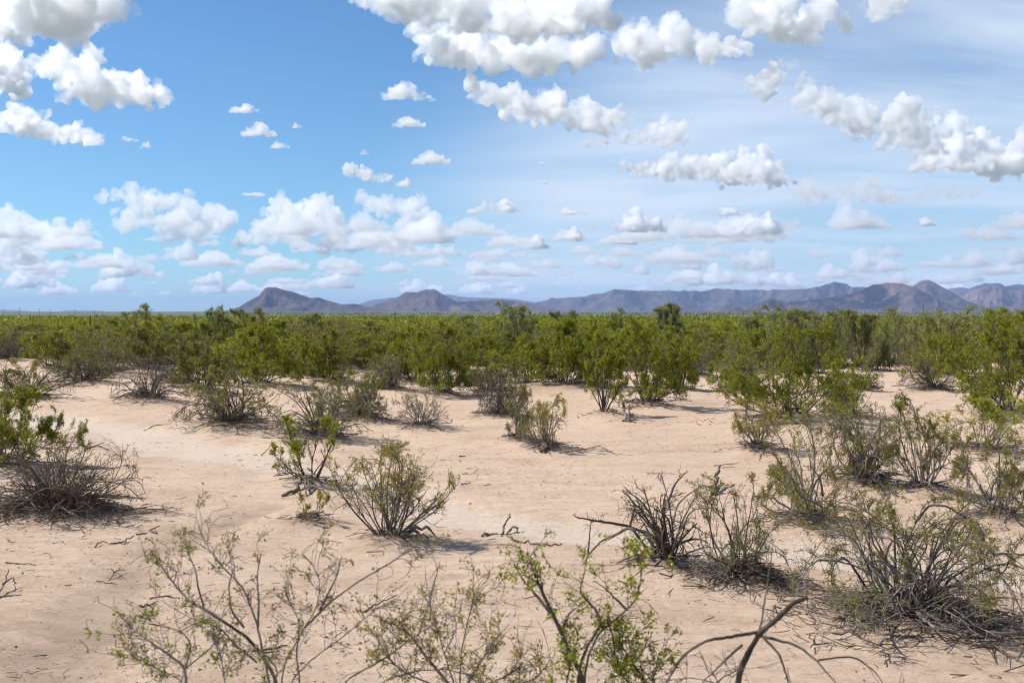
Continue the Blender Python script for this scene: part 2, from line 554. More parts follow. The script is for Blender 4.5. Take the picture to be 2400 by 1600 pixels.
# ------------------------------------------------------------------ the plants near enough to be told apart
# x, base row, height, width in the 2352-wide view, style, leaf, foliage amount, label
HERO = [
 (900, 1243, 205, 268, 'vase', 'olive', 0.50, 'sparse olive yellow bush with a fan of thin stems on open sand'),
 (712, 1106, 142, 150, 'sapling', 'bright', 0.55, 'small bright green bush on bare crooked stems above a knot of exposed roots'),
 (15, 1085, 148, 250, 'green', 'green', 0.85, 'green leafy bush at the left edge behind the dark dead brush'),
 (128, 1190, 122, 340, 'dead', 'brown', 0.05, 'dark leafless heap of dead brush lying at the left edge'),
 (1528, 1312, 150, 190, 'stub', 'olive', 0.06, '@bare twig cluster with curling thin branches around the gnarled dark limbs'),
 (1690, 1345, 195, 235, 'olivebush', 'dull', 0.32, 'thin leaved bush standing in dead twigs right of the gnarled arching bush'),
 (2085, 1440, 230, 460, 'tangle', 'dull', 0.40, '@big tangled bush of curling grey branches with sparse leaves at lower right'),
 (1855, 1215, 210, 220, 'olivebush', 'dull', 0.34, 'leaning olive bush with long grey stems left above the big tangle'),
 (1985, 1125, 150, 190, 'tangle', 'dull', 0.55, 'stumpy bush with broken thick trunks behind the big tangle'),
 (2122, 1140, 185, 150, 'olivebush', 'dull', 0.50, 'tall thin bush with dark arching lower twigs right of the stumpy bush'),
 (2292, 1212, 165, 190, 'olivebush', 'dull', 0.42, 'open bush with a dark stumpy base near the right edge'),
 (1740, 1035, 98, 118, 'olivebush', 'olive', 0.55, 'small olive bush on open sand below the wide bright green bush'),
 (1255, 1032, 100, 120, 'olivebush', 'olive', 0.42, 'small thin olive bush beside a dark hollow stump on open sand'),
 (1190, 1015, 120, 80, 'olivebush', 'dull', 0.55, 'narrow brownish green bush left of the hollow stump'),
 (970, 986, 82, 122, 'twiggy', 'olive', 0.10, 'low bare twiggy bush with two dark stump feet on mid sand'),
 (735, 1010, 125, 180, 'tangle', 'dull', 0.55, 'grey green twiggy bush right behind the small bright green bush'),
 (528, 982, 120, 240, 'arch', 'dull', 0.40, 'wide bush with long dark arching branches on both sides at mid left'),
 (345, 930, 85, 150, 'arch', 'brown', 0.06, 'leafless dead bush with dark bent branches at the back of the left sand'),
 (412, 888, 55, 110, 'arch', 'brown', 0.10, 'small leafless arching bush just behind the dead bent one'),
 (835, 968, 100, 130, 'tangle', 'green', 0.70, 'green topped bush with pale dead lower twigs at mid centre left'),
 (1150, 955, 95, 125, 'tangle', 'brown', 0.75, 'rusty brown green bush with trailing dead twigs at mid centre'),
 (1385, 955, 170, 110, 'sapling', 'bright', 0.85, 'vase shaped bright green bush on slender bare legs at mid centre'),
 (1490, 936, 165, 175, 'green', 'green', 1.0, 'dense round green bush with dark base beside a shallow sandy hollow'),
 (1295, 902, 140, 190, 'green', 'bright', 1.0, 'broad dense green bush on top of a sandy hummock at mid centre'),
 (1210, 890, 105, 120, 'green', 'green', 0.9, 'medium green bush left of the broad dense one'),
 (1012, 912, 138, 150, 'green', 'green', 1.0, 'dense green bush with dark splayed stems left of the centre'),
 (950, 880, 100, 110, 'green', 'bright', 0.9, 'yellowish green bush just behind the dense bush left of centre'),
 (1815, 978, 190, 320, 'green', 'bright', 1.0, 'wide bright green bush sprawling over sand right of centre'),
 (1960, 960, 85, 130, 'green', 'bright', 0.7, 'low leafy green bush spreading right from the wide bright one'),
 (2310, 962, 195, 230, 'green', 'green', 0.85, 'tall green bush with visible dark stems at the right edge'),
 (2255, 1048, 105, 190, 'olivebush', 'bright', 0.60, 'yellow flowering green bush below the tall right edge bush'),
 (2145, 902, 75, 130, 'arch', 'dull', 0.45, 'bush with bare brown hoops of branches at mid right'),
 (2175, 870, 85, 120, 'green', 'green', 0.8, 'green bush behind the bare brown hoops at mid right'),
 (1985, 903, 45, 75, 'arch', 'brown', 0.0, 'tiny leafless bush alone on the right sand'),
 (62, 922, 72, 150, 'arch', 'dull', 0.45, 'low dark branched bush at the far left behind the leafy edge bush'),
 (190, 885, 55, 140, 'arch', 'dull', 0.5, 'low spreading bush with long bare side branches at mid left'),
 (228, 865, 85, 170, 'tangle', 'dull', 0.75, 'rounded dull green bush full of grey twigs at mid left'),
 (600, 890, 125, 175, 'green', 'green', 0.95, 'dense green bush with a dark shaded foot left of centre'),
 (690, 868, 80, 110, 'green', 'green', 0.8, 'green bush behind bare sand left of centre'),
 (760, 880, 105, 120, 'green', 'green', 0.95, 'upright dense green bush left of the centre thicket'),
 (895, 893, 70, 90, 'tangle', 'dull', 0.6, 'small dull bush in the gap left of centre'),
 (1120, 905, 90, 95, 'green', 'bright', 0.6, 'light green bush with open crown in front of the centre gap'),
 (1612, 868, 62, 95, 'twiggy', 'brown', 0.03, 'bare pale grey twiggy bush between two green bushes'),
 (2060, 845, 62, 120, 'twiggy', 'dull', 0.22, 'grey silvery dry bush on the sand strip at right'),
 (2010, 838, 50, 80, 'twiggy', 'dull', 0.25, 'small grey dry bush left of the silvery one'),
 (8, 832, 45, 80, 'arch', 'brown', 0.0, 'dark dead stump bush at the left edge far back'),
 (320, 850, 80, 120, 'green', 'dull', 0.8, 'green bush with grey stems at the back of the left sand'),
 (120, 850, 70, 120, 'green', 'green', 0.8, 'leafy bush behind the low left bushes'),
 (470, 905, 95, 130, 'green', 'dull', 0.85, 'olive green bush behind the wide arching one'),
 (1705, 905, 100, 120, 'tangle', 'green', 0.75, 'green bush with grey dead skirts left of the wide bright one'),
 (702, 1200, 55, 100, 'sprig', 'olive', 0.5, 'small nest of dead twigs with two olive sprigs on open sand'),
 (1370, 900, 105, 110, 'green', 'bright', 0.9, 'bright flowering bush right of the hummock bush'),
 (1560, 900, 120, 110, 'green', 'green', 0.9, 'green bush right behind the dense round one'),
]
for i, h in enumerate(HERO):
    HERO[i] = (h[0] * K, h[1] * K, h[2] * K, h[3] * K) + h[4:]

hero_xy = []
for h in HERO:
    x, y = gpt(h[0], h[1])
    s = math.hypot(x, y) / F
    hero_xy.append((x, y, h[2] * s, h[3] * (.48 if h[4] in ('vase', 'dead') else .56) * s))


def front_edge(px):
    """photo row of the front of the thicket"""
    xs = np.array([-400, 0, 130, 320, 480, 640, 800, 1000, 1150, 1400, 1600, 1700, 1900, 1960, 2050, 2180, 2300, 2420, 2900])
    ys = np.array([845, 838, 848, 856, 872, 880, 872, 872, 868, 872, 868, 872, 868, 838, 818, 838, 850, 860, 860])
    return np.interp(px, xs, ys)


def scatter_thicket():
    pts = []
    cell = {}

    def ok(x, y, md):
        ci, cj = int(x // 3), int(y // 3)
        for a in range(ci - 1, ci + 2):
            for b in range(cj - 1, cj + 2):
                for (u, v) in cell.get((a, b), ()):
                    if (u - x) ** 2 + (v - y) ** 2 < md * md:
                        return False
        cell.setdefault((ci, cj), []).append((x, y))
        return True
    for (x, y, hh, rr) in hero_xy:
        cell.setdefault((int(x // 3), int(y // 3)), []).append((x, y))
    r = random.Random(11)
    for k in range(34000):
        y = 30 * (140 / 30) ** (r.random() ** 0.72)
        x = r.uniform(-0.56, 0.56) * y
        px, py = proj(x, y, 0)
        if py > front_edge(px) - r.random() ** 2 * 22:
            continue
        if ok(x, y, r.uniform(1.35, 2.5) if y < 60 else r.uniform(1.0, 1.6)):
            pts.append((x, y))
    return pts


THICK = scatter_thicket()
THICK.sort(key=lambda p: p[1])
# bare lanes and clearings are kept between the plants; the nearest ones are individuals
vis = [p for p in THICK if abs(p[0] / p[1]) < 0.475]
NEAR = vis[:235]
nset = set(NEAR)
FARP = [p for p in THICK if p not in nset]

# mesquite trees that stand above the skyline: x, distance, top row, width px, label (2352-wide view)
MESQ = [
 (1198, 44, 700, 95, 'grey green mesquite with dead twigs on top at the centre skyline'),
 (1312, 52, 712, 75, 'small rounded mesquite on the skyline right of centre'),
 (1540, 46, 694, 120, 'full round mesquite standing alone on the skyline right of centre'),
 (362, 50, 706, 110, 'feathery blue green mesquite at the left skyline'),
 (485, 47, 710, 90, 'mesquite with a sprig poking up on the left skyline'),
 (590, 49, 709, 90, 'bright topped mesquite in front of the left mountain'),
 (700, 56, 717, 80, 'low mesquite just right of the left mountain'),
 (1435, 60, 714, 55, 'thin dry mesquite left of the lone round one'),
 (1832, 40, 700, 140, 'tall mesquite left end of the right skyline clump'),
 (1925, 44, 706, 120, 'darker mesquite second in the right skyline clump'),
 (1990, 41, 708, 120, 'green mesquite third in the right skyline clump'),
 (2075, 46, 714, 110, 'hazy grey mesquite in the middle right skyline'),
 (2160, 40, 712, 130, 'shaggy mesquite at right with pale bare twigs'),
 (2235, 43, 697, 120, 'highest mesquite near the right edge with dead twigs on top'),
 (2320, 39, 708, 130, 'dense mesquite at the right edge skyline'),
 (1755, 50, 722, 90, 'low mesquite left of the right skyline clump'),
 (265, 66, 722, 70, 'low pale mesquite at the left skyline'),
 (1080, 62, 722, 70, 'low olive mesquite left of the centre skyline tree'),
]

# ------------------------------------------------------------------ ground
WASH = [gpt(x * K, y * K) for x, y in ((60, 950), (200, 978), (330, 1000), (520, 1040), (780, 1092), (1000, 1160), (1240, 1195), (1500, 1232), (1850, 1268), (2120, 1300), (2500, 1330), (3200, 1380))]
WASHW = [0.8, 0.8, 0.95, 1.0, 0.62, 0.5, 0.50, 0.38, 0.45, 0.42, 0.5, 0.5]
DAMP = [gpt(x * K, y * K) for x, y in ((620, 1150), (470, 1215), (330, 1290), (250, 1380), (150, 1480), (40, 1600), (-200, 1900))]
DAMPW = [0.16, 0.2, 0.26, 0.34, 0.42, 0.45, 0.5]
HOLLOW = [(*gpt(1620 * K, 925 * K), 1.3, 0.5), (*gpt(1545 * K, 967 * K), 0.8, 0.3), (*gpt(2090 * K, 950 * K), 1.1, 0.2)]


def path_field(x, y, path, wid):
    best = np.full_like(x, 9e9)
    for (a, b, wa, wb) in zip(path[:-1], path[1:], wid[:-1], wid[1:]):
        ax, ay = a
        dx, dy = b[0] - ax, b[1] - ay
        t = np.clip(((x - ax) * dx + (y - ay) * dy) / (dx * dx + dy * dy), 0, 1)
        d = np.hypot(x - ax - t * dx, y - ay - t * dy) / (wa + (wb - wa) * t)
        best = np.minimum(best, d)
    return best


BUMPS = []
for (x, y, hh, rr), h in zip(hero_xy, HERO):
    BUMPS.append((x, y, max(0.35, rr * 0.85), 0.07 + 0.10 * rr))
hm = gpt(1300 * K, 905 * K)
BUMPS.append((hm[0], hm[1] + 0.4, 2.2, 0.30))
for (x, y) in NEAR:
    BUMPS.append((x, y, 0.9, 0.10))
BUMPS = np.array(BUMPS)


def ground_fields(x, y):
    x = np.asarray(x, float); y = np.asarray(y, float)
    r = np.hypot(x, y)
    near = 1 - sstep(60, 140, r)
    z = near * (0.085 * pn2(x * .23, y * .23, 1) + 0.030 * pn2(x * .9, y * .9, 2) + 0.013 * pn2(x * 2.6, y * 3.4, 3) + 0.006 * pn2(x * 7, y * 9, 4))
    wob = 0.55 * pn2(x * 0.8, y * 0.8, 5) + 0.55 * pn2(x * 2.7, y * 2.7, 6) + .4 * pn2(x * 7, y * 6, 8)
    wf = path_field(x, y, WASH, WASHW) + wob
    df = path_field(x, y, DAMP, DAMPW) + wob
    pale = 1 - sstep(0.45, 1.15, wf)
    damp_shade = 1 - sstep(0.35, 1.15, df)
    z = z - 0.06 * (1 - sstep(0.4, 1.5, wf)) - 0.05 * (1 - sstep(0.3, 1.6, df))
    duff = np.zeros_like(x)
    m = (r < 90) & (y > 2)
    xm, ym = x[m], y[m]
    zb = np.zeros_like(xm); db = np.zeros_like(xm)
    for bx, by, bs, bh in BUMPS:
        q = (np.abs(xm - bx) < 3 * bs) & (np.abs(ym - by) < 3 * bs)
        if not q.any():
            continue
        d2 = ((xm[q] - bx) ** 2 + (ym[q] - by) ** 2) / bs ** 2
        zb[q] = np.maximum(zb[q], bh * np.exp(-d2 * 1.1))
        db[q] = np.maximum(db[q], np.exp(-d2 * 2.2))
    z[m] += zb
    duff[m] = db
    for hx, hy, hs, hd in HOLLOW:
        d2 = ((x - hx) / hs) ** 2 + ((y - hy) / (hs * .7)) ** 2
        e = np.exp(-d2 * d2)
        z = z - 0.16 * hd * e
        damp_shade = np.maximum(damp_shade, e * hd * 1.4)  # shading of the small banks put into the colour as brown patches
    z = z - 3.0 * sstep(350, 1600, r) + 44 * sstep(1800, 15000, r)
    scrub = sstep(55, 110, r) * 0.9
    far = sstep(900, 2600, r)
    return z, pale, damp_shade, np.clip(duff, 0, 1), scrub, far


def gz(x, y):
    return float(ground_fields(np.array([x]), np.array([y]))[0][0])


def build_ground():
    ys = list(-np.geomspace(400, 3, 18)) + [0.0, 1.0, 1.8]
    v = 2.4
    while v < 48:
        ys.append(v)
        v *= 1.018
    while v < 70000:
        ys.append(v)
        v *= 1.055
    xs = list(np.arange(0, 9, 0.13))
    v = xs[-1]
    while v < 60000:
        v *= 1.05
        xs.append(v)
    xs = np.array(xs)
    xs = np.concatenate([-xs[:0:-1], xs])
    X, Y = np.meshgrid(xs, np.array(ys))
    z, pale, damp_shade, duff, scrub, far = ground_fields(X.ravel(), Y.ravel())
    nx, ny = len(xs), len(ys)
    i = (np.arange(ny - 1)[:, None] * nx + np.arange(nx - 1)[None, :]).ravel()
    f = np.stack([i, i + 1, i + nx + 1, i + nx], 1)
    me = mesh_np('ground', np.stack([X.ravel(), Y.ravel(), z], 1), f, ground_mat(), True,
                 {'pale': ('POINT', pale), 'damp_shade': ('POINT', damp_shade), 'duff': ('POINT', duff), 'scrub': ('POINT', scrub), 'far': ('POINT', far)})
    tag(link('ground', me), kind='structure')


build_ground()

# ------------------------------------------------------------------ mountains
MROCK = mountain_mat('mountain_rock', (0.088, 0.066, 0.068), (0.042, 0.033, 0.036), (0.088, 0.076, 0.066))
MRED = mountain_mat('mountain_red_rock', (0.108, 0.072, 0.066), (0.048, 0.035, 0.036), (0.095, 0.078, 0.064))
MPALE = mountain_mat('mountain_pale_rock', (0.17, 0.120, 0.104), (0.10, 0.07, 0.06), (0.14, 0.115, 0.09))


def mountain(name, prof, D, mat, seed, depth=2.4, rough=1.0, base=22, cliff=0.0):
    """a range with a ridge line at distance D; prof = ridge in photo pixels"""
    prof = sorted(prof)
    base = gz(0, D) - 4
    px = np.array([p[0] for p in prof], float)
    py = np.array([p[1] for p in prof], float)
    s = np.arange(px[0], px[-1], max(1.2, (px[-1] - px[0]) / 380))
    from_y = np.interp(s, px, py)
    kern = np.ones(3) / 3
    fy = np.convolve(np.pad(from_y, 1, mode='edge'), kern, 'valid')
    H = np.maximum((HOR - fy) / F * D + CAMH - base, 1.0)
    H = H * (1 + 0.025 * rough * pn2(s * 0.09, s * 0 + seed, seed)) + 0
    x0 = (s - 1200) / F * D
    # distance varies slowly along the range so that spurs and bays appear
    hm_ = H.max()
    wig = hm_ * 1.6 * pn2(s * 0.012, s * 0 + 3.3, seed + 1) * rough
    n = 56
    t = np.concatenate([np.linspace(-1, 0, 18)[:-1], np.linspace(0, 1, n - 17)])
    T, XX = np.meshgrid(t, x0, indexing='ij')
    HH = np.broadcast_to(H, T.shape)
    WW = np.broadcast_to(wig, T.shape)
    a = np.abs(T)
    sh = np.where(T > 0, (1 - a) ** 1.55, (1 - a) ** 1.2)
    if cliff:
        c = np.clip(a / 0.10, 0, 1)
        sh = np.where(T > 0, (1 - cliff * c) * (1 - a) ** (1.25), sh)
    run = HH * depth + hm_ * 0.7
    yy = D + WW - T * run
    # branching gullies and spurs on the faces
    u, w = (XX / hm_).ravel(), ((yy - D) / hm_).ravel()
    wx, wy = .35 * pn2(u * 1.3, w * 1.3, seed + 5), .35 * pn2(u * 1.3, w * 1.3, seed + 6)
    rel = np.zeros(T.size)
    fq, am, prev = .85, 1.0, 1.0
    for k in range(5):
        rd = 1 - np.abs(pn2((u + wx) * fq * 1.25, (w + wy) * fq * .8, seed + 10 + k)) * 2.2
        rel += am * (rd - .55) * prev
        prev = np.clip(rd, .25, 1)
        fq *= 2.05
        am *= .52
    rel = rel.reshape(T.shape)
    env = np.clip(a * 5, 0, 1) * (1 - a) ** .6
    z = HH * sh + rough * (.30 * HH + .10 * hm_) * rel * env
    z = np.maximum(z, 0) + base - 10 * a ** 3
    x = XX * (yy / D)
    v = np.stack([x.ravel(), yy.ravel(), z.ravel()], 1)
    nx, ny = T.shape[1], T.shape[0]
    i = (np.arange(ny - 1)[:, None] * nx + np.arange(nx - 1)[None, :]).ravel()
    f = np.stack([i, i + nx, i + nx + 1, i + 1], 1)
    fan = sstep(0.45, 0.85, a).ravel()
    me = mesh_np(name, v, f, mat, True, {'fan': ('POINT', fan)})
    return tag(link(name, me), kind='structure')


mountain('mountain', [(500, 737), (524, 732), (561, 719), (578, 708), (609, 692), (619, 677), (628, 673), (648, 673), (662, 679), (682, 682), (707, 691), (728, 698), (745, 696), (765, 703), (800, 713), (834, 712), (850, 716), (880, 722), (930, 733)], 12500, MROCK, 11, 2.2, 1.0, 20, 0.28)
mountain('mountain', [(800, 737), (840, 727), (865, 721), (902, 706), (936, 694), (950, 685), (977, 686), (994, 680), (1018, 678), (1035, 688), (1058, 701), (1072, 708), (1106, 705), (1157, 701), (1208, 704), (1242, 711), (1280, 722), (1340, 735)], 14500, MRED, 23, 2.4, 1.0, 24, 0.12)
mountain('mountain', [(1150, 737), (1215, 722), (1242, 712), (1269, 706), (1293, 700), (1344, 697), (1371, 696), (1385, 691), (1412, 688), (1439, 680), (1480, 682), (1524, 681), (1600, 682), (1648, 681), (1675, 675), (1712, 677), (1736, 681), (1770, 677), (1804, 680), (1889, 679), (1926, 671), (1957, 660), (1984, 664), (1996, 672), (2025, 672), (2100, 690), (2180, 712), (2280, 737)], 20500, MROCK, 37, 2.6, 1.2, 27)
mountain('mountain', [(1640, 737), (1678, 724), (1705, 714), (1743, 722), (1780, 710), (1804, 698), (1818, 699), (1840, 708), (1880, 706), (1933, 699), (1991, 689), (2022, 678), (2046, 665), (2060, 664), (2076, 661), (2110, 664), (2137, 672), (2171, 688), (2205, 705), (2246, 716), (2300, 735)], 13500, MRED, 53, 2.3, 0.9, 20)
mountain('mountain', [(2040, 735), (2100, 695), (2137, 671), (2158, 659), (2171, 656), (2185, 660), (2205, 672), (2229, 684), (2263, 705), (2320, 722), (2400, 736)], 15300, MRED, 67, 2.3, 0.55, 24)
mountain('mountain', [(2140, 735), (2180, 690), (2212, 678), (2246, 673), (2270, 676), (2307, 664), (2345, 665), (2355, 672), (2382, 665), (2400, 667), (2480, 662), (2600, 680), (2800, 735)], 23500, MROCK, 71, 2.2, 0.9, 32, 0.2)
mountain('mountain', [(2190, 736), (2256, 693), (2280, 681), (2314, 673), (2348, 674), (2362, 681), (2400, 679), (2460, 690), (2560, 735)], 17800, MPALE, 83, 2.6, 1.0, 28)
mountain('mountain', [(780, 737), (841, 713), (868, 703), (916, 698), (980, 694), (1052, 690), (1089, 696), (1140, 698), (1208, 701), (1252, 708), (1330, 716), (1420, 737)], 29500, MROCK, 91, 2.4, 0.8, 36)
mountain('mountain', [(-300, 735), (-150, 722), (-40, 727), (0, 725), (20, 726), (54, 727), (95, 733), (136, 733), (153, 727), (190, 728), (217, 727), (255, 730), (292, 735), (330, 738), (425, 732), (449, 733), (500, 737)], 42000, MROCK, 97, 2.4, 0.7, 16)
mountain('hill', [(2265, 738), (2285, 728), (2300, 722), (2318, 724), (2350, 738)], 9500, MROCK, 101, 2.0, 0.8, 16)

# ------------------------------------------------------------------ haze (one box of clear desert air over the whole plain)
HAZE_TOP = 700


def build_haze():
    x0, x1, y0, y1, z0, z1 = -52000, 52000, -900, 50000, -40, HAZE_TOP
    v = [(x, y, z) for z in (z0, z1) for y in (y0, y1) for x in (x0, x1)]
    f = [(0, 2, 3, 1), (4, 5, 7, 6), (0, 1, 5, 4), (2, 6, 7, 3), (0, 4, 6, 2), (1, 3, 7, 5)]
    me = bpy.data.meshes.new('haze')
    me.from_pydata(v, [], f)
    me.materials.append(vol_mat('desert_air', 0.000028, (0.44, 0.60, 1.0), 0.0))
    tag(link('haze', me), kind='stuff')


build_haze()

# ------------------------------------------------------------------ clouds: real volumes of mist at their own height and distance
CBASE = 1560.0


def cloud_mat(name, dens, scale, g):
    """mist whose density breaks up into shreds, so that rims are torn and thin"""
    m, N, L, out = new_mat(name)
    v = N('ShaderNodeVolumePrincipled')
    v.inputs['Color'].default_value = (.9935, .9935, .9945, 1)
    v.inputs['Anisotropy'].default_value = g
    ge = N('ShaderNodeNewGeometry')
    n = N('ShaderNodeTexNoise')
    n.inputs['Scale'].default_value = scale
    n.inputs['Detail'].default_value = 3
    n.inputs['Roughness'].default_value = .6
    L(ge.outputs['Position'], n.inputs['Vector'])
    mr = N('ShaderNodeMapRange', interpolation_type='SMOOTHSTEP')
    mr.inputs[1].default_value = .34
    mr.inputs[2].default_value = .68
    mr.inputs[3].default_value = 0
    mr.inputs[4].default_value = dens * 2
    L(n.outputs[0], mr.inputs[0])
    L(mr.outputs[0], v.inputs['Density'])
    L(v.outputs[0], out.inputs['Volume'])
    return m


CM = [cloud_mat('cloud_near', 1 / 44, 1 / 170, .55), cloud_mat('cloud_mid', 1 / 55, 1 / 220, .55), vol_mat('cloud_far', 1 / 250, (.9985, .9985, .9985), .4)]
ICO = None


def ico_arrays():
    import bmesh
    bm = bmesh.new()
    bmesh.ops.create_icosphere(bm, subdivisions=2, radius=1)
    v = np.array([x.co[:] for x in bm.verts])
    bm.verts.index_update()
    f = np.array([[q.index for q in p.verts] for p in bm.faces])
    bm.free()
    return v, f


ICO = ico_arrays()


def cloud_mesh(spheres, base, vox, seed, amp, mat):
    """spheres (n,4) -> one closed billowy surface with a flat base"""
    V, Fa = [], []
    off = 0
    for x, y, z, r in spheres:
        V.append(ICO[0] * r + np.array([x, y, z]))
        Fa.append(ICO[1] + off)
        off += len(ICO[0])
    me = mesh_np('cloud_blank', np.concatenate(V), np.concatenate(Fa))
    o = bpy.data.objects.new('cloud_blank', me)
    C.objects.link(o)
    m = o.modifiers.new('remesh', 'REMESH')
    m.mode = 'VOXEL'
    m.voxel_size = vox
    dg = bpy.context.evaluated_depsgraph_get()
    dg.update()
    me2 = bpy.data.meshes.new_from_object(o.evaluated_get(dg))
    bpy.data.objects.remove(o)
    bpy.data.meshes.remove(me)
    n = len(me2.vertices)
    co = np.empty(n * 3, np.float32); no = np.empty(n * 3, np.float32)
    me2.vertices.foreach_get('co', co)
    me2.vertex_normals.foreach_get('vector', no)
    co = co.reshape(-1, 3).astype(float); no = no.reshape(-1, 3).astype(float)
    d = 0
    f = 1 / (amp * 1.9)
    A = amp
    for k in range(5):
        q = pn(co * f, seed + k)
        d = d + A * (.55 * (np.abs(q) * 2 - 0.42) + .8 * q)
        f *= 2.07
        A *= 0.56
    co = co + no * d[:, None]
    b = co[:, 2]
    co[:, 2] = np.where(b < base, base + (b - base) * 0.22, b)
    me2.vertices.foreach_set('co', co.astype(np.float32).ravel())
    me2.polygons.foreach_set('use_smooth', np.ones(len(me2.polygons), bool))
    me2.materials.clear()
    me2.materials.append(mat)
    me2.update()
    me2.name = 'cloud'
    return me2


CLOUDS = [
 (105, [(40, 40, 70), (130, 30, 75), (200, 50, 42), (285, 12, 34), (60, -20, 70), (180, -20, 60)], 'large grey bottomed cloud cut off by the top left corner'),
 (255, [(105, 150, 30), (150, 140, 38), (200, 165, 44), (260, 195, 46), (320, 205, 36), (370, 215, 22), (230, 222, 34), (180, 200, 34)], 'bright white cloud below the top left corner cloud'),
 (235, [(10, 130, 36), (50, 150, 25), (30, 205, 26), (-20, 160, 40), (60, 215, 18)], 'pale cloud at the left edge beside the bright white one'),
 (335, [(20, 275, 32), (70, 280, 36), (110, 300, 28), (180, 308, 27), (225, 322, 16)], 'long low cloud at the left edge above the blue gap'),
 (72, [(900, -30, 60), (1000, 5, 55), (1120, 15, 70), (1250, 15, 72), (1330, -5, 55), (850, -25, 40), (1190, 40, 46), (1060, 35, 40), (1290, 38, 44)], 'dark bottomed cloud cut off by the top edge at centre'),
 (180, [(985, 95, 42), (1060, 105, 52), (1150, 105, 58), (1250, 118, 52), (1340, 122, 42)], 'bright broad cloud just below the dark bottomed centre cloud'),
 (166, [(1425, 95, 36), (1480, 85, 38), (1550, 92, 46), (1630, 108, 34), (1700, 108, 24), (1480, 130, 32)], 'white rounded cloud right of the top centre'),
 (300, [(1120, 215, 28), (1180, 225, 36), (1260, 235, 40), (1340, 255, 38), (1400, 278, 28), (1090, 190, 15), (1440, 262, 18), (1210, 255, 30), (1300, 270, 28), (1380, 292, 24)], 'sloping cloud stepping down right of centre'),
 (346, [(1500, 300, 26), (1555, 300, 27), (1430, 318, 20), (1350, 325, 14), (1530, 322, 22)], 'small white cloud at the foot of the sloping one'),
 (112, [(1700, 20, 42), (1790, 25, 52), (1890, 20, 46), (1820, 66, 38), (1750, 55, 34), (1860, 60, 30)], 'soft grey cloud at the top edge right of centre'),
 (50, [(2040, 8, 38), (2010, 0, 26), (2075, 0, 26)], 'small puff at the top edge far right'),
 (350, [(1725, 188, 22), (1775, 152, 16), (1820, 145, 12), (1765, 210, 26), (1860, 215, 30), (1920, 240, 36), (1990, 265, 40), (2080, 252, 44), (2110, 300, 36), (2050, 310, 34), (1890, 245, 28), (1960, 290, 30), (2130, 330, 30)], 'ragged cloud chain stepping down the upper right sky'),
 (405, [(2190, 285, 38), (2200, 340, 46), (2270, 350, 42), (2330, 362, 38), (2360, 310, 28), (2130, 372, 26), (2240, 370, 34), (2300, 380, 34)], 'heaped white cloud with a grey bottom at the right edge'),
 (434, [(1440, 372, 15), (1470, 394, 18), (1530, 384, 30), (1590, 382, 28), (1650, 378, 36), (1720, 378, 38), (1770, 398, 34), (1800, 420, 20), (1690, 412, 24)], 'long crested cloud above the right mountains'),
 (474, [(1855, 426, 30), (1910, 442, 22), (1980, 433, 30), (2030, 450, 24), (2085, 462, 16), (1850, 455, 20)], 'bright heaped cloud right of the long crested one'),
 (462, [(2110, 442, 18), (2170, 437, 20), (2230, 443, 16)], 'faint flat cloud below the right edge heap'),
 (560, [(240, 448, 17), (310, 448, 24), (370, 460, 26), (430, 470, 28), (480, 490, 26), (530, 500, 26), (400, 520, 34), (300, 510, 20), (460, 535, 22)], 'big cauliflower cloud low in the left sky'),
 (588, [(640, 482, 29), (700, 492, 38), (738, 462, 22), (765, 500, 28), (690, 540, 34), (770, 550, 34), (620, 530, 25), (560, 545, 20), (820, 560, 16)], 'towering white cloud above the left mountain'),
 (425, [(800, 388, 18), (850, 400, 17), (890, 410, 11)], 'small loose cloud above the towering white one'),
 (560, [(830, 450, 16), (860, 470, 23), (930, 480, 28), (962, 462, 18), (990, 520, 29), (930, 530, 20), (1030, 540, 16)], 'broken heaped cloud over the second mountain'),
 (590, [(15, 500, 30), (60, 530, 34), (110, 540, 30), (150, 540, 25), (190, 540, 15), (20, 560, 32)], 'wide white cloud bank at the left edge near the horizon'),
]
SMALL = [(925, 228, 115, 40), (975, 231, 70, 10), (940, 292, 85, 24), (560, 260, 78, 22), (590, 313, 85, 32), (640, 342, 48, 20), (680, 296, 24, 14), (838, 357, 24, 14), (993, 376, 95, 30),
         (290, 326, 55, 12), (336, 342, 32, 18), (346, 258, 36, 20), (1145, 488, 140, 32), (1305, 494, 80, 18), (1310, 553, 92, 36), (1225, 571, 85, 36), (1470, 532, 135, 62), (1680, 495, 85, 22), (1750, 536, 125, 52), (1630, 545, 105, 32),
         (1570, 607, 140, 50), (1735, 616, 110, 50), (1990, 624, 115, 62), (2240, 612, 95, 48), (1875, 592, 65, 24), (1245, 423, 46, 12), (1245, 378, 44, 7), (2130, 520, 65, 24), (2330, 605, 75, 55), (1120, 600, 85, 28), (945, 590, 110, 30), (930, 430, 50, 22),
         (1000, 612, 110, 26), (900, 625, 90, 26), (1430, 560, 100, 30), (1370, 610, 110, 28), (1250, 615, 90, 26), (2150, 612, 110, 16), (585, 450, 58, 9), (480, 610, 150, 36), (640, 620, 160, 40), (770, 618, 120, 34), (230, 615, 140, 34), (90, 620, 150, 30), (340, 600, 60, 20)]


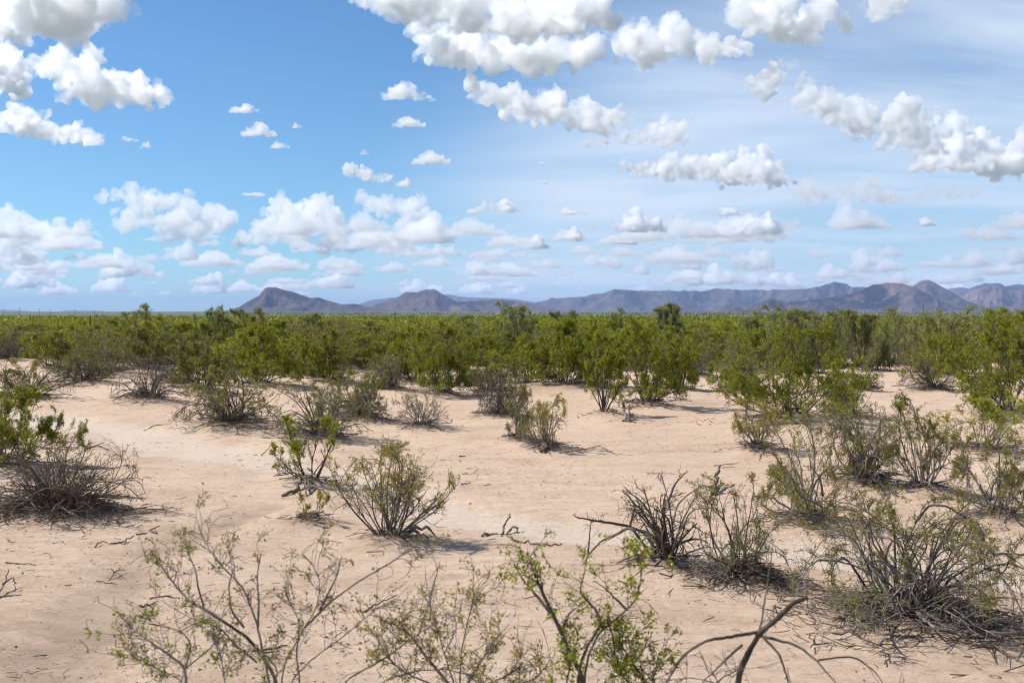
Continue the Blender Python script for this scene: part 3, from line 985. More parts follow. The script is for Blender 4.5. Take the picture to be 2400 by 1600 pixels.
def build_clouds():
    r = random.Random(5)
    for ci, (by, puffs, lab) in enumerate(CLOUDS):
        slope = 'stepping' in lab
        D0 = CBASE / ((HOR - by * K) / F)
        full = []
        for i, (x, y, pr) in enumerate(puffs):
            full.append((x, y, pr))
            others = sorted((math.hypot(x - u, y - v), u, v, w) for u, v, w in puffs if (u, v) != (x, y))[:2]
            for dd, u, v, w in others:
                if dd < 2.6 * (pr + w):
                    full.append(((x + u) / 2, (y + v) / 2 + .12 * pr, (pr + w) / 2 * .72))
        sp = []
        for (x, y, pr) in full:
            D = D0
            if slope:
                D = CBASE / ((HOR - min(by, y + 1.15 * pr) * K) / F)
            for q in range(8):
                k = 0 if q == 0 else 1
                jx, jy = r.uniform(-1.05, 1.05) * pr * k, r.uniform(-.55, .85) * pr * k
                rr = pr * (0.80 if q == 0 else r.uniform(.22, .58))
                if q > 5:                                   # low skirt that joins the heaps along the base
                    jy = -pr * .7
                    jx *= 1.3
                    rr = pr * .42
                dd = D * (1 + (r.uniform(-.06, .012) if 'long crested' in lab else r.uniform(0.0, 0.075)) + (r.uniform(-.02, .03) * k))
                d = ray((x + jx) * K, (y - jy) * K)
                d = d / d[1]
                sp.append((d[0] * dd, dd, CAMH + d[2] * dd, rr * K / F * dd))
        sp = np.array(sp)
        D = float(np.mean(sp[:, 1]))
        med = float(np.median([p[2] for p in puffs])) * K / F * D
        c = np.array([sp[:, 0].mean(), D, 0])
        base = CBASE
        sp[:, :3] -= c
        sp[:, 2] = np.maximum(sp[:, 2], base + sp[:, 3] * 0.10)
        me = cloud_mesh(sp, base, max(med * 0.165, 16), 100 + ci * 7, med * 0.50, CM[0] if D < 9000 else CM[1] if D < 16000 else CM[2])
        tag(link('cloud', me, loc=tuple(c)), lab, 'cloud', kind='structure')
    # shared puffs for the smaller and farther clouds
    arche = []
    for k in range(7):
        sp = []
        for q in range(14 + k * 2):
            a, rad = r.uniform(0, 6.28), r.random() ** .6
            R_ = (1 - .62 * rad) * r.uniform(.3, .5)
            sp.append((math.cos(a) * rad * 1.25, math.sin(a) * rad * .8, R_ * .35 + r.random() * (1 - rad) * .55, R_))
        sp = np.array(sp) * 400
        me = cloud_mesh(sp, 0, 40, 300 + 9 * k, 95, CM[2])
        co = np.empty(len(me.vertices) * 3, np.float32)
        me.vertices.foreach_get('co', co)
        co = co.reshape(-1, 3)
        arche.append((me, np.ptp(co[:, 0]), co[:, 2].max(), co[:, 0].mean()))
    for i, (cx, by, w, h) in enumerate(SMALL):
        D = CBASE / ((HOR - by * K) / F)
        d = ray(cx * K, by * K)
        d = d / d[1]
        me, aw, ah, ax = arche[r.randrange(7)]
        o = link('cloud', me, loc=(d[0] * D, D, CBASE))
        sx = w * K / F * D / aw
        o.scale = (sx * r.choice((-1, 1)), sx, h * K / F * D / ah)
        if D < 27000:
            o.material_slots[0].link = 'OBJECT'
            o.material_slots[0].material = CM[0] if D < 11000 else CM[1]
        tag(o, kind='structure')
    # the band of distant clouds towards the horizon and beyond the frame on both sides
    for i in range(360):
        el = 0.017 + 0.062 * r.random() ** 1.3
        D = CBASE / el
        a = r.uniform(-0.75, 0.75)
        me, aw, ah, ax = arche[r.randrange(7)]
        w = (0.012 + 0.05 * r.random() ** 1.6) * D * (0.6 + el * 9)
        o = link('cloud', me, loc=(math.tan(a) * D, D * r.uniform(.97, 1.03), CBASE))
        sx = w / aw
        o.scale = (sx * r.choice((-1, 1)), sx, sx * r.uniform(.5, 1.2))
        tag(o, kind='structure')


build_clouds()

# ------------------------------------------------------------------ shrubs
STY = {
 'green':     dict(n=34, tilt=(4, 84), wob=.16, trop=.05, k1=7, k2=5, r=.011, bark='bark', zone=(.10, 1), low=.8, mul=2.0, tuft=.8),
 'vase':      dict(n=26, tilt=(3, 56), wob=.07, trop=.05, k1=7, k2=5, r=.010, bark='greybark', zone=(.22, 1), low=.7, tuft=.4, mul=.75),
 'sapling':   dict(n=11, tilt=(8, 60), wob=.11, trop=.04, k1=8, k2=6, r=.012, bark='bark', zone=(.5, 1), mul=1.0),
 'olivebush': dict(n=24, tilt=(8, 78), wob=.19, trop=-.03, k1=7, k2=5, r=.011, bark='greybark', zone=(.25, 1), low=.6, tuft=.9, mul=1.1),
 'arch':      dict(n=50, tilt=(10, 70), wob=.13, trop=-.50, k1=5, k2=4, r=.014, bark='bark', zone=(.3, 1), up=.35),
 'tangle':    dict(n=64, tilt=(6, 78), wob=.20, trop=-.36, k1=6, k2=4, r=.0115, bark='greybark', zone=(.25, 1), up=.5, low=.4, mul=.95),
 'dead':      dict(n=130, tilt=(8, 88), wob=.14, trop=-.20, k1=5, k2=3, r=.0115, bark='deadbark', zone=(.3, 1), up=.25),
 'twiggy':    dict(n=40, tilt=(5, 72), wob=.15, trop=-.03, k1=6, k2=4, r=.009, bark='greybark', zone=(.4, 1)),
 'stub':      dict(n=26, tilt=(3, 52), wob=.15, trop=-.10, k1=4, k2=3, r=.017, bark='bark', zone=(.3, 1)),
 'sprig':     dict(n=5, tilt=(35, 62), wob=.12, trop=.10, k1=6, k2=4, r=.007, bark='bark', zone=(.4, 1)),
 'mesquite':  dict(n=18, tilt=(8, 84), wob=.26, trop=-.02, k1=10, k2=7, r=.026, bark='bark', zone=(.12, 1), low=.7, tuft=.9, mul=1.5, pz=96, cap=.3),
}


def skeleton(sty, H, Rr, lod=1.0):
    p = STY[sty]
    n = max(3, int(p['n'] * (0.55 + 0.45 * lod)))
    az = rng.random(n) * 2 * math.pi
    tl = np.radians(p['tilt'][0] + (p['tilt'][1] - p['tilt'][0]) * rng.random(n) ** 0.75)
    d = np.stack([np.sin(tl) * np.cos(az), np.sin(tl) * np.sin(az), np.cos(tl)], 1)
    b = rng.normal(size=(n, 3)) * Rr * 0.07
    b[:, 2] = -0.03
    b[:, :2] += d[:, :2] * Rr * 0.10
    Lm = np.sqrt((Rr * np.sin(tl)) ** 2 + (H * np.cos(tl)) ** 2) * rng.uniform(.62, 1.05, n)
    if p['trop'] < -0.15:
        Lm *= rng.uniform(1.0, 1.9, n)
    tr = np.full(n, p['trop'])
    if 'up' in p:                         # some stems stay upright among the arching ones
        tr[rng.random(n) < p['up']] = 0.03
    A = grow(b, d, Lm, 9, p['wob'], tr)
    m1 = n * p['k1']
    i1 = rng.integers(0, n, m1)
    t1 = rng.uniform(.22, .97, m1)
    q, tg = along(A, i1, t1)
    d1 = nrm(tg + .62 * rng.normal(size=(m1, 3)) + np.array([0, 0, .22]))
    B = grow(q, d1, Lm[i1] * rng.uniform(.18, .46, m1) * (1.15 - .5 * t1), 6, p['wob'] * 1.15, p['trop'] * .6)
    m2 = m1 * p['k2']
    i2 = rng.integers(0, m1, m2)
    t2 = rng.uniform(.2, 1, m2)
    q, tg = along(B, i2, t2)
    d2 = nrm(tg + .7 * rng.normal(size=(m2, 3)) + np.array([0, 0, .18]))
    Cc = grow(q, d2, Lm[i1][i2] * rng.uniform(.07, .19, m2), 4, p['wob'] * 1.1, 0.02)
    zone1 = t1[i2]
    # fit the wanted size
    allp = np.concatenate([A.reshape(-1, 3), B.reshape(-1, 3), Cc.reshape(-1, 3)])
    sxy = Rr / np.percentile(np.hypot(allp[:, 0], allp[:, 1]), 93)
    sz = H / np.percentile(allp[:, 2], p.get('pz', 98))
    sc = np.array([sxy, sxy, sz])
    A, B, Cc = A * sc, B * sc, Cc * sc
    for X in (A, B, Cc):
        X[..., 2] = np.where(X[..., 2] < 0.015, 0.015 + (X[..., 2] - 0.015) * 0.05, X[..., 2])
    for X in (A, B, Cc):                  # no lone spikes above the crown
        X[..., 2] = np.where(X[..., 2] > .9 * H, .9 * H + (X[..., 2] - .9 * H) * p.get('cap', .5), X[..., 2])
        q = np.hypot(X[..., 0], X[..., 1]) / Rr
        k = np.where(q > 1, (1 + (q - 1) * .45) / np.maximum(q, 1e-6), 1)
        X[..., 0] *= k
        X[..., 1] *= k
    A[:, 0, 2] = -0.05
    return A, B, Cc, Lm, i1, i2, zone1


def shrub_meshes(name, sty, leaf, H, Rr, amount, dist, flowers=0.0, lod=1.0, rscale=1.0):
    p = STY[sty]
    A, B, Cc, Lm, i1, i2, z1 = skeleton(sty, H, Rr, lod)
    k = (0.55 + 0.45 * min(2.0, H)) * rscale
    r0 = p['r'] * k * rng.uniform(.65, 1.25, len(A))
    ta = np.linspace(1, .30, A.shape[1])[None]
    ra = r0[:, None] * ta
    rb = (r0[i1] * .42)[:, None] * np.linspace(1, .38, B.shape[1])[None]
    rc = (r0[i1][i2] * .20)[:, None] * np.linspace(1, .5, Cc.shape[1])[None]
    minr = 0.0009 + dist * 0.00007
    ra, rb, rc = (np.maximum(q, minr) for q in (ra, rb, rc))
    out = {}
    if dist < 11.5:                      # near plants: every stem with its side branches is a part
        out['stem'] = []
        for q in range(len(A)):
            v, f = tubes([(A[q:q + 1], ra[q:q + 1])], 5)
            v2, f2 = tubes([(B[i1 == q], rb[i1 == q])], 4)
            out['stem'].append(mesh_np('stem', np.concatenate([v, v2]), np.concatenate([f, f2 + len(v)]), M[p['bark']], True))
    else:
        v, f = tubes([(A[:, ::2], ra[:, ::2])] if dist > 24 else [(A, ra)], 4)
        v2, f2 = tubes([(B[:, [0, 2, 3, 5]], rb[:, [0, 2, 3, 5]])], 3)
        out['stems'] = mesh_np(name + '_stems', np.concatenate([v, v2]), np.concatenate([f, f2 + len(v)]), M[p['bark']], True)
    if dist > 11.5:
        Cc_, rc_ = Cc[:, ::3], rc[:, ::3]
    else:
        Cc_, rc_ = Cc, rc
    v, f = tubes([(Cc_, rc_)], 3)
    out['twigs'] = mesh_np(name + '_twigs', v, f, M[p['bark']], True)
    if amount > 0.005:
        ll = max(0.0125, dist * (0.00112 if sty in ('green', 'mesquite') else 0.00105))
        area = ll * ll * 0.5 * 0.5
        N_ = int(min(44000, amount * p.get('mul', 1.0) * 1.5 * (2 * Rr * H) / area))
        N_ = max(N_, 20)
        lo = p['zone'][0]
        w = np.clip(z1 - lo, 0, 1) + 0.03
        hz = Cc[:, -1, 2] / H
        w = w * (p.get('low', .25) + np.clip(hz, 0, 1))
        # leaves gather in tufts: some twigs carry many, others none
        w = w * rng.random(len(w)) ** p.get('tuft', 1.5)
        tw = rng.choice(len(Cc), N_, p=w / w.sum())
        q, tg = along(Cc, tw, rng.random(N_) ** .7)
        q = q + rng.normal(size=(N_, 3)) * ll * 0.75
        q = q[q[:, 2] > .045 + .05 * H]         # no leaves lying on the sand
        N_ = len(q)
        fl = rng.random(N_) < flowers
        out['foliage'] = leaf_mesh(q[~fl], ll, name + '_foliage', M[leaf], .56, tri=dist > 9.5)
        if fl.sum() > 3:
            out['flowers'] = leaf_mesh(q[fl] + np.array([0, 0, ll * .4]), ll * .75, name + '_flowers', M['yellow'], .9)
    return out


def place(name, meshes, loc, label, cat, group=None, rot=0.0, scale=(1, 1, 1)):
    e = link(name, None, loc=loc)
    e.empty_display_size = 0.3
    e.rotation_euler = (0, 0, rot)
    e.scale = scale
    tag(e, label, cat, group)
    for part, me in meshes.items():
        if isinstance(me, list):
            for q in me:
                link(part, q, e)
        else:
            tag(link(part, me, e), kind='stuff')
    return e


for (x, y, H, Rr), h in zip(hero_xy, HERO):
    sty, leaf, amt, lab = h[4:]
    if lab[0] == '@':          # built with its traced limbs below
        continue
    fl = 0.035 if leaf in ('green', 'bright') else 0.0
    if 'flower' in lab:
        fl = 0.10
    place('creosote_bush' if sty not in ('dead',) else 'dead_bush',
          shrub_meshes('bush', sty, leaf, H, Rr, amt, math.hypot(x, y), fl), (x, y, gz(x, y)), lab,
          'bush', 'bushes standing singly on the sand')


def branchy(name, D, limbs, rpx, leaf, bark, leaves, label, group, ll=.0105, base=None, depth=.10, twigs=1.0, cat='bush', leaf_from=.45, rw=None, extra=None):
    """a plant whose main limbs are given by their course (2352-wide view) at distance D; twigs and leaves grow on them"""
    pts3 = []
    for li, pl in enumerate(limbs):
        ph, am = rng.uniform(0, 6.28), depth * rng.uniform(.3, 1)
        q = []
        for j, (x, y) in enumerate(pl):
            dd = D + am * math.sin(ph + j * .7)
            d = ray(x * K, y * K)
            d = d / d[1]
            q.append((d[0] * dd, dd, CAMH + d[2] * dd))
        q = np.array(q)
        if base is not None and pl[0][1] > 1550:          # run down to the root crown below the frame
            b = np.array([*gpt_at(base, D), 0])
            q = np.concatenate([[b, b * .45 + q[0] * .55 + rng.normal(size=3) * .02], q])
        t = np.linspace(0, len(q) - 1, 6 * len(q))
        Q = np.stack([np.interp(t, np.arange(len(q)), q[:, c]) for c in range(3)], 1)
        for _ in range(3):
            Q[1:-1] = (Q[:-2] + 2 * Q[1:-1] + Q[2:]) / 4
        Q[1:-1] += rng.normal(size=Q[1:-1].shape) * rpx * D / F * .07
        pts3.append(Q)
    root = pts3[0][0].copy()
    root[2] = gz(root[0], root[1]) if base is not None else root[2]
    e = link(name, None, loc=tuple(root))
    tag(e, label, cat, group)
    TW, LF = [], []
    for li, Q in enumerate(pts3):
        Q = Q - root
        r0 = rpx * D / F * (rw[li] if rw else 1.0 if li == 0 else rng.uniform(.40, .72))
        rr = np.linspace(1, .62 if rw and rw[li] >= .9 else .28, len(Q)) * r0 * rng.uniform(.92, 1.08, len(Q))
        v, f = tubes([(Q[None], rr[None])], 6)
        link('branch', mesh_np('branch', v, f, M[bark], True), e)
        ln = np.linalg.norm(np.diff(Q, axis=0), axis=1).sum()
        n = int(ln / .040 * twigs)
        if n < 1:
            continue
        t = rng.uniform(leaf_from, 1, n) ** .8
        p0, tg = along(Q[None], np.zeros(n, int), t)
        d = nrm(tg + .75 * rng.normal(size=(n, 3)) + np.array([0, 0, .25]))
        T = grow(p0, d, rng.uniform(.03, .15, n), 6, .22, .05)
        TW.append(T)
        m = 3 * n
        i2 = rng.integers(0, n, m)
        p1, tg = along(T, i2, rng.uniform(.3, 1, m))
        T2 = grow(p1, nrm(tg + .8 * rng.normal(size=(m, 3))), rng.uniform(.015, .05, m), 4, .2, .05)
        TW.append(T2)
        k = int(n * 26 * leaves)
        if k:
            wt = rng.random(m) ** 2.2
            i3 = rng.choice(m, k, p=wt / wt.sum())
            p2, _ = along(T2, i3, rng.random(k) ** .7)
            LF.append(p2 + rng.normal(size=(k, 3)) * ll * .6)
    if extra:
        x, y, sty, lf, H, Rr, amt = extra
        for part, me in shrub_meshes('bush', sty, lf, H, Rr, amt, D).items():
            for q in (me if isinstance(me, list) else [me]):
                o = link(part, q, e, (x - root[0], y - root[1], gz(x, y) - root[2]))
                if not isinstance(me, list):
                    tag(o, kind='stuff')
    if TW:
        rt = .55 * D / F
        b = [(T, np.full(T.shape[:2], max(.0011, rt * 1.1)) * np.linspace(1, .6, T.shape[1])[None]) for T in TW]
        v, f = tubes(b, 3)
        tag(link('twigs', mesh_np('twigs', v, f, M[bark], True), e), kind='stuff')
    if LF:
        tag(link('foliage', leaf_mesh(np.concatenate(LF), ll, 'foliage', M[leaf], .55), e), kind='stuff')
    return e


def gpt_at(px, D):
    return (px * K - 1200) / F * D, D


FG = 'bushes in the near foreground'
SG = 'bushes standing singly on the sand'
branchy('creosote_bush', 3.15, [
    [(640, 1568), (600, 1500), (565, 1460), (480, 1405), (435, 1380), (400, 1340), (370, 1300), (345, 1262)],
    [(470, 1400), (455, 1350), (450, 1310), (430, 1265), (418, 1232)],
    [(620, 1568), (600, 1480), (590, 1430), (575, 1390), (560, 1350), (500, 1290), (462, 1230), (450, 1185)],
    [(592, 1440), (595, 1390), (590, 1320), (600, 1270)],
    [(645, 1568), (655, 1520), (700, 1440), (730, 1390), (735, 1330), (720, 1300), (690, 1265)],
    [(700, 1440), (760, 1380), (830, 1330), (900, 1290), (935, 1265), (985, 1258)],
    [(735, 1400), (760, 1350), (775, 1320), (785, 1275)],
    [(660, 1568), (720, 1510), (790, 1460), (860, 1400), (885, 1385)],
    [(780, 1568), (850, 1530), (900, 1500), (960, 1455), (1010, 1425)],
    [(590, 1520), (540, 1480), (505, 1440), (440, 1420), (380, 1385)],
    [(690, 1568), (680, 1500), (690, 1430), (655, 1360)],
    [(560, 1440), (530, 1400), (525, 1340), (540, 1300)],
    [(960, 1460), (985, 1380), (1000, 1330), (1010, 1290)],
], 5.4, 'olive', 'greybark', .32, 'blurred sparse bush with bare grey forking branches in the near foreground', FG, base=650, depth=.16, twigs=.62)
branchy('creosote_bush', 3.05, [
    [(1345, 1568), (1310, 1500), (1280, 1430), (1250, 1370), (1225, 1310), (1210, 1268)],
    [(1275, 1420), (1235, 1370), (1200, 1330), (1180, 1295)],
    [(1340, 1568), (1350, 1510), (1370, 1460), (1390, 1440), (1440, 1400), (1465, 1370), (1475, 1310), (1470, 1275)],
    [(1385, 1440), (1370, 1400), (1330, 1360), (1345, 1305)],
    [(1440, 1400), (1400, 1360), (1370, 1335)],
    [(1325, 1568), (1340, 1500), (1375, 1440), (1395, 1418), (1410, 1470), (1412, 1500)],
    [(1300, 1568), (1310, 1530), (1303, 1495)],
    [(1290, 1450), (1305, 1410), (1330, 1390)],
], 7.5, 'bright', 'bark', .62, 'nearest bright green sprigs on dark leaning stems at bottom centre', FG, base=1335, depth=.12, twigs=.8, ll=.0115, leaf_from=.4)
branchy('creosote_bush', 3.3, [
    [(1050, 1590), (980, 1510), (945, 1460), (900, 1430)],
    [(1050, 1590), (1020, 1500), (1000, 1430), (985, 1380)],
    [(1055, 1590), (1060, 1490), (1078, 1410), (1090, 1368)],
    [(1060, 1590), (1110, 1510), (1150, 1450)],
    [(1040, 1590), (930, 1545), (885, 1505), (860, 1445)],
    [(1065, 1590), (1170, 1550), (1200, 1500)],
    [(1020, 1500), (1050, 1440), (1040, 1400)],
    [(860, 1568), (950, 1540), (1020, 1535), (1080, 1550)],
    [(1100, 1590), (1230, 1560), (1260, 1520)],
], 6, 'olive', 'greybark', .42, 'olive leaved foreground bush at the bottom edge left of the bright sprigs', FG, base=1060, depth=.16, twigs=.95)
branchy('creosote_bush', 3.0, [
    [(430, 1590), (425, 1530), (370, 1490), (312, 1450), (293, 1435)],
    [(425, 1535), (440, 1480), (420, 1450), (372, 1435)],
    [(425, 1535), (480, 1490), (522, 1448)],
    [(520, 1590), (510, 1520), (500, 1465)],
    [(430, 1565), (350, 1530), (300, 1505)],
    [(620, 1590), (640, 1540), (610, 1500), (570, 1490)],
], 4.6, 'bright', 'greybark', .36, 'low fine green sprig at the bottom edge far left of centre', FG, base=440, depth=.1, twigs=.85)
branchy('creosote_bush', 3.2, [
    [(1500, 1590), (1460, 1530), (1440, 1500), (1425, 1478)],
    [(1455, 1525), (1480, 1490), (1488, 1460)],
    [(1500, 1590), (1500, 1545), (1520, 1520)],
    [(1480, 1590), (1440, 1560), (1420, 1540)],
], 4.6, 'bright', 'bark', .7, 'short green sprig at the bottom edge right of the bright sprigs', FG, base=1490, depth=.08, ll=.011)
branchy('dead_bush', 2.9, [
    [(1690, 1590), (1702, 1530), (1745, 1452), (1785, 1420), (1820, 1385), (1852, 1372)],
    [(1745, 1450), (1690, 1460), (1620, 1470), (1570, 1502), (1530, 1568), (1515, 1610)],
    [(1740, 1458), (1830, 1480), (1880, 1520), (1925, 1575)],
    [(1745, 1450), (1762, 1350), (1770, 1290), (1776, 1245)],
    [(1750, 1460), (1790, 1500), (1812, 1568), (1830, 1600)],
    [(1705, 1480), (1650, 1530), (1605, 1575)],
    [(1880, 1515), (1960, 1505), (2010, 1540), (2035, 1580)],
    [(1620, 1590), (1660, 1555), (1705, 1530)],
    [(1690, 1585), (1600, 1555), (1540, 1560)],
], 9.0, 'olive', 'bark', .0, 'thick bare grey branch bending through the lower right foreground', FG, base=1690, depth=.10, twigs=.28, rw=[1, .55, .5, .30, .42, .42, .3, .45, .3])
# main limbs of the gnarled bush on the sand
branchy('dead_bush', 8.85, [
    [(1510, 1310), (1500, 1250), (1480, 1222), (1440, 1207), (1400, 1200), (1355, 1193), (1325, 1188)],
    [(1505, 1290), (1450, 1207), (1410, 1230), (1380, 1242), (1350, 1275), (1338, 1310), (1333, 1345)],
    [(1520, 1305), (1515, 1235), (1528, 1202), (1508, 1186), (1480, 1200), (1450, 1250), (1437, 1305)],
    [(1530, 1310), (1545, 1260), (1545, 1210), (1535, 1150), (1525, 1110), (1515, 1085)],
    [(1540, 1310), (1562, 1240), (1580, 1180), (1600, 1168), (1640, 1165), (1662, 1182)],
    [(1545, 1205), (1555, 1160), (1580, 1135), (1615, 1112), (1632, 1120)],
    [(1535, 1150), (1550, 1110), (1580, 1080)],
    [(1540, 1310), (1575, 1270), (1620, 1255), (1662, 1260)],
    [(1445, 1215), (1460, 1160), (1445, 1140), (1430, 1128)],
    [(1350, 1275), (1355, 1220), (1358, 1196)],
    [(1500, 1310), (1470, 1270), (1420, 1290), (1385, 1330)],
], 5.6, 'olive', 'bark', .05, 'thick dark limbs of a gnarled bush arching left and right to the sand', SG, depth=.3, twigs=.42, ll=.013, extra=(*gpt(1530 * K, 1312 * K), 'stub', 'olive', .55, .36, .05))


def tq(*p):
    return [((1750 + u / 3.135) / K, (1100 + v / 3.135) / K) for u, v in p]


branchy('creosote_bush', 7.45, [
    tq((1060, 1020), (1000, 800), (800, 560), (690, 400), (540, 260), (380, 190), (335, 60), (250, -40), (180, -150)),
    tq((1070, 1020), (1095, 800), (1090, 640), (1085, 450), (1040, 300), (1045, 190), (1100, 80)),
    tq((1040, 1020), (950, 760), (900, 600), (900, 450), (930, 370), (1000, 300), (1040, 200), (960, 90)),
    tq((1080, 1020), (1000, 700), (1060, 520), (1200, 480), (1350, 490), (1500, 510), (1620, 560), (1750, 640), (1860, 710)),
    tq((1000, 1000), (860, 640), (800, 520), (720, 470), (640, 470), (560, 510), (480, 640), (400, 740), (330, 880)),
    tq((1100, 1020), (1130, 700), (1180, 520), (1250, 380), (1300, 260), (1380, 210), (1490, 215)),
    tq((1240, 390), (1340, 255), (1480, 270), (1600, 350), (1700, 450), (1745, 560)),
    tq((1200, 1000), (1380, 620), (1560, 300), (1640, 400), (1720, 500), (1800, 620)),
    tq((960, 1000), (760, 680), (700, 640), (640, 700), (620, 800), (650, 930)),
    tq((980, 1000), (820, 640), (760, 600), (680, 580), (640, 630), (610, 760)),
    tq((840, 620), (760, 480), (600, 430), (480, 440), (400, 420), (310, 380)),
    tq((1300, 1060), (1420, 990), (1600, 840), (1800, 860), (1900, 740), (1980, 560), (2025, 510)),
    tq((1000, 920), (1100, 850), (1250, 850), (1330, 900), (1300, 1000), (1240, 1110)),
    tq((960, 920), (800, 950), (700, 1000), (690, 1100), (760, 1180)),
    tq((1100, 960), (1300, 980), (1450, 1050), (1560, 1180), (1500, 1280)),
    tq((1120, 1000), (1250, 700), (1330, 560), (1300, 420), (1390, 330)),
    tq((1050, 1000), (930, 620), (840, 420), (850, 280), (800, 170)),
    tq((1150, 1020), (1400, 760), (1560, 740), (1640, 860), (1600, 1020)),
    tq((560, 190), (540, 60), (470, -30)),
], 5.2, 'dull', 'greybark', .62, 'big tangled bush of curling grey branches with sparse leaves at lower right', SG, depth=.45, twigs=.85, ll=.0125, leaf_from=.3,
    extra=(*gpt(2085 * K, 1440 * K), 'tangle', 'dull', .66, .78, .48))


# thicket: a dozen builds, copied with their parts
ARCH = []
for k in range(12):
    sty = ('green', 'green', 'tangle', 'green', 'olivebush', 'tangle')[k % 6]
    leaf = ('green', 'green', 'dull', 'bright', 'dull', 'dull')[k % 6]
    am = (.95, .75, .45, .9, .5, .8)[k % 6]
    ARCH.append((sty, shrub_meshes('thicket_bush', sty, leaf, 1.5, 1.15, am, 40, 0.028, 0.9)))
r = random.Random(3)


MARKS = [(60, 'at the far left edge'), (170, 'below the utility poles'), (280, 'left of the feathery skyline mesquite'), (380, 'below the feathery skyline mesquite'),
         (500, 'left of the first mountain'), (600, 'below the slope of the first mountain'), (680, 'below the peak of the first mountain'), (800, 'below the tail of the first mountain'),
         (900, 'between the two left mountains'), (1000, 'below the second mountain'), (1110, 'right of the second mountain'), (1200, 'left of the centre skyline mesquite'),
         (1260, 'below the centre skyline mesquite'), (1400, 'right of the centre skyline mesquite'), (1520, 'left of the lone round mesquite'), (1620, 'below the lone round mesquite'),
         (1760, 'right of the lone round mesquite'), (1900, 'below the dark hill shoulder'), (2000, 'left of the dark hill top'), (2100, 'below the dark hill top'),
         (2200, 'below the cone mountain'), (2300, 'right of the cone mountain'), (9999, 'at the far right edge')]


def place_words(px, py):
    where = next(m for q, m in MARKS if px < q)
    row = 'front row' if py > 868 else 'second row' if py > 852 else 'third row' if py > 838 else 'fourth row' if py > 826 else 'back row'
    return row, where


KINDS = {'green': 'leafy bush', 'tangle': 'twiggy bush', 'olivebush': 'open bush'}
NPLAN, NLAB = [], []
for (x, y) in NEAR:
    px, py = proj(x, y, 0)
    k = r.randrange(12)
    row, where = place_words(px, py)
    sc = r.uniform(.9, 1.4)
    sz = sc * r.uniform(.58, .80) * (.92 if y < 38 else 1)
    NPLAN.append((px, k, sc, sz))
    NLAB.append(f"{'tall' if sz > .86 else 'mid sized' if sz > .70 else 'low'} {KINDS[ARCH[k][0]]} in the {row} {where}")
for lab in set(NLAB):                     # twins of one spot are told apart from left to right
    ii = sorted((i for i in range(len(NLAB)) if NLAB[i] == lab), key=lambda i: NPLAN[i][0])
    if len(ii) > 1:
        for j, i in enumerate(ii):
            NLAB[i] = ('leftmost ' if j == 0 else 'rightmost ' if j == len(ii) - 1 else 'middle ' if len(ii) == 3 else ('second ' if j == 1 else 'third ')) + lab
for i, (x, y) in enumerate(NEAR):
    px, k, sc, sz = NPLAN[i]
    sty, ms = ARCH[k]
    place('creosote_bush', ms, (x, y, gz(x, y)),
          NLAB[i], 'bush',
          'bushes crowded in the thicket', r.uniform(0, 6.28), (sc, sc, sz))

# mesquites on the skyline
MA = [shrub_meshes('mesquite', 'mesquite', 'mesquite', 2.6, 1.9, am, 46, 0.0, 1.0) for am in (.75, .6, .85, .5)]
for i, (mx, D, ty, w, lab) in enumerate(MESQ):
    px = mx * K
    x = (px - 1200) / F * D
    H = CAMH + (HOR - ty * K) / F * D
    Rr = w * K * .5 / F * D
    e = place('mesquite_tree', {}, (x, D, gz(x, D)), lab, 'tree', 'mesquite trees on the skyline', r.uniform(0, 6.28), (Rr / 1.9 * 1.3, Rr / 1.9 * 1.3, H / 2.6 * .95))
    ms = MA[i % 4]
    tag(link('trunk', ms['stems'], e), kind='stuff')
    tag(link('twigs', ms['twigs'], e), kind='stuff')
    tag(link('crown', ms['foliage'], e), kind='stuff')


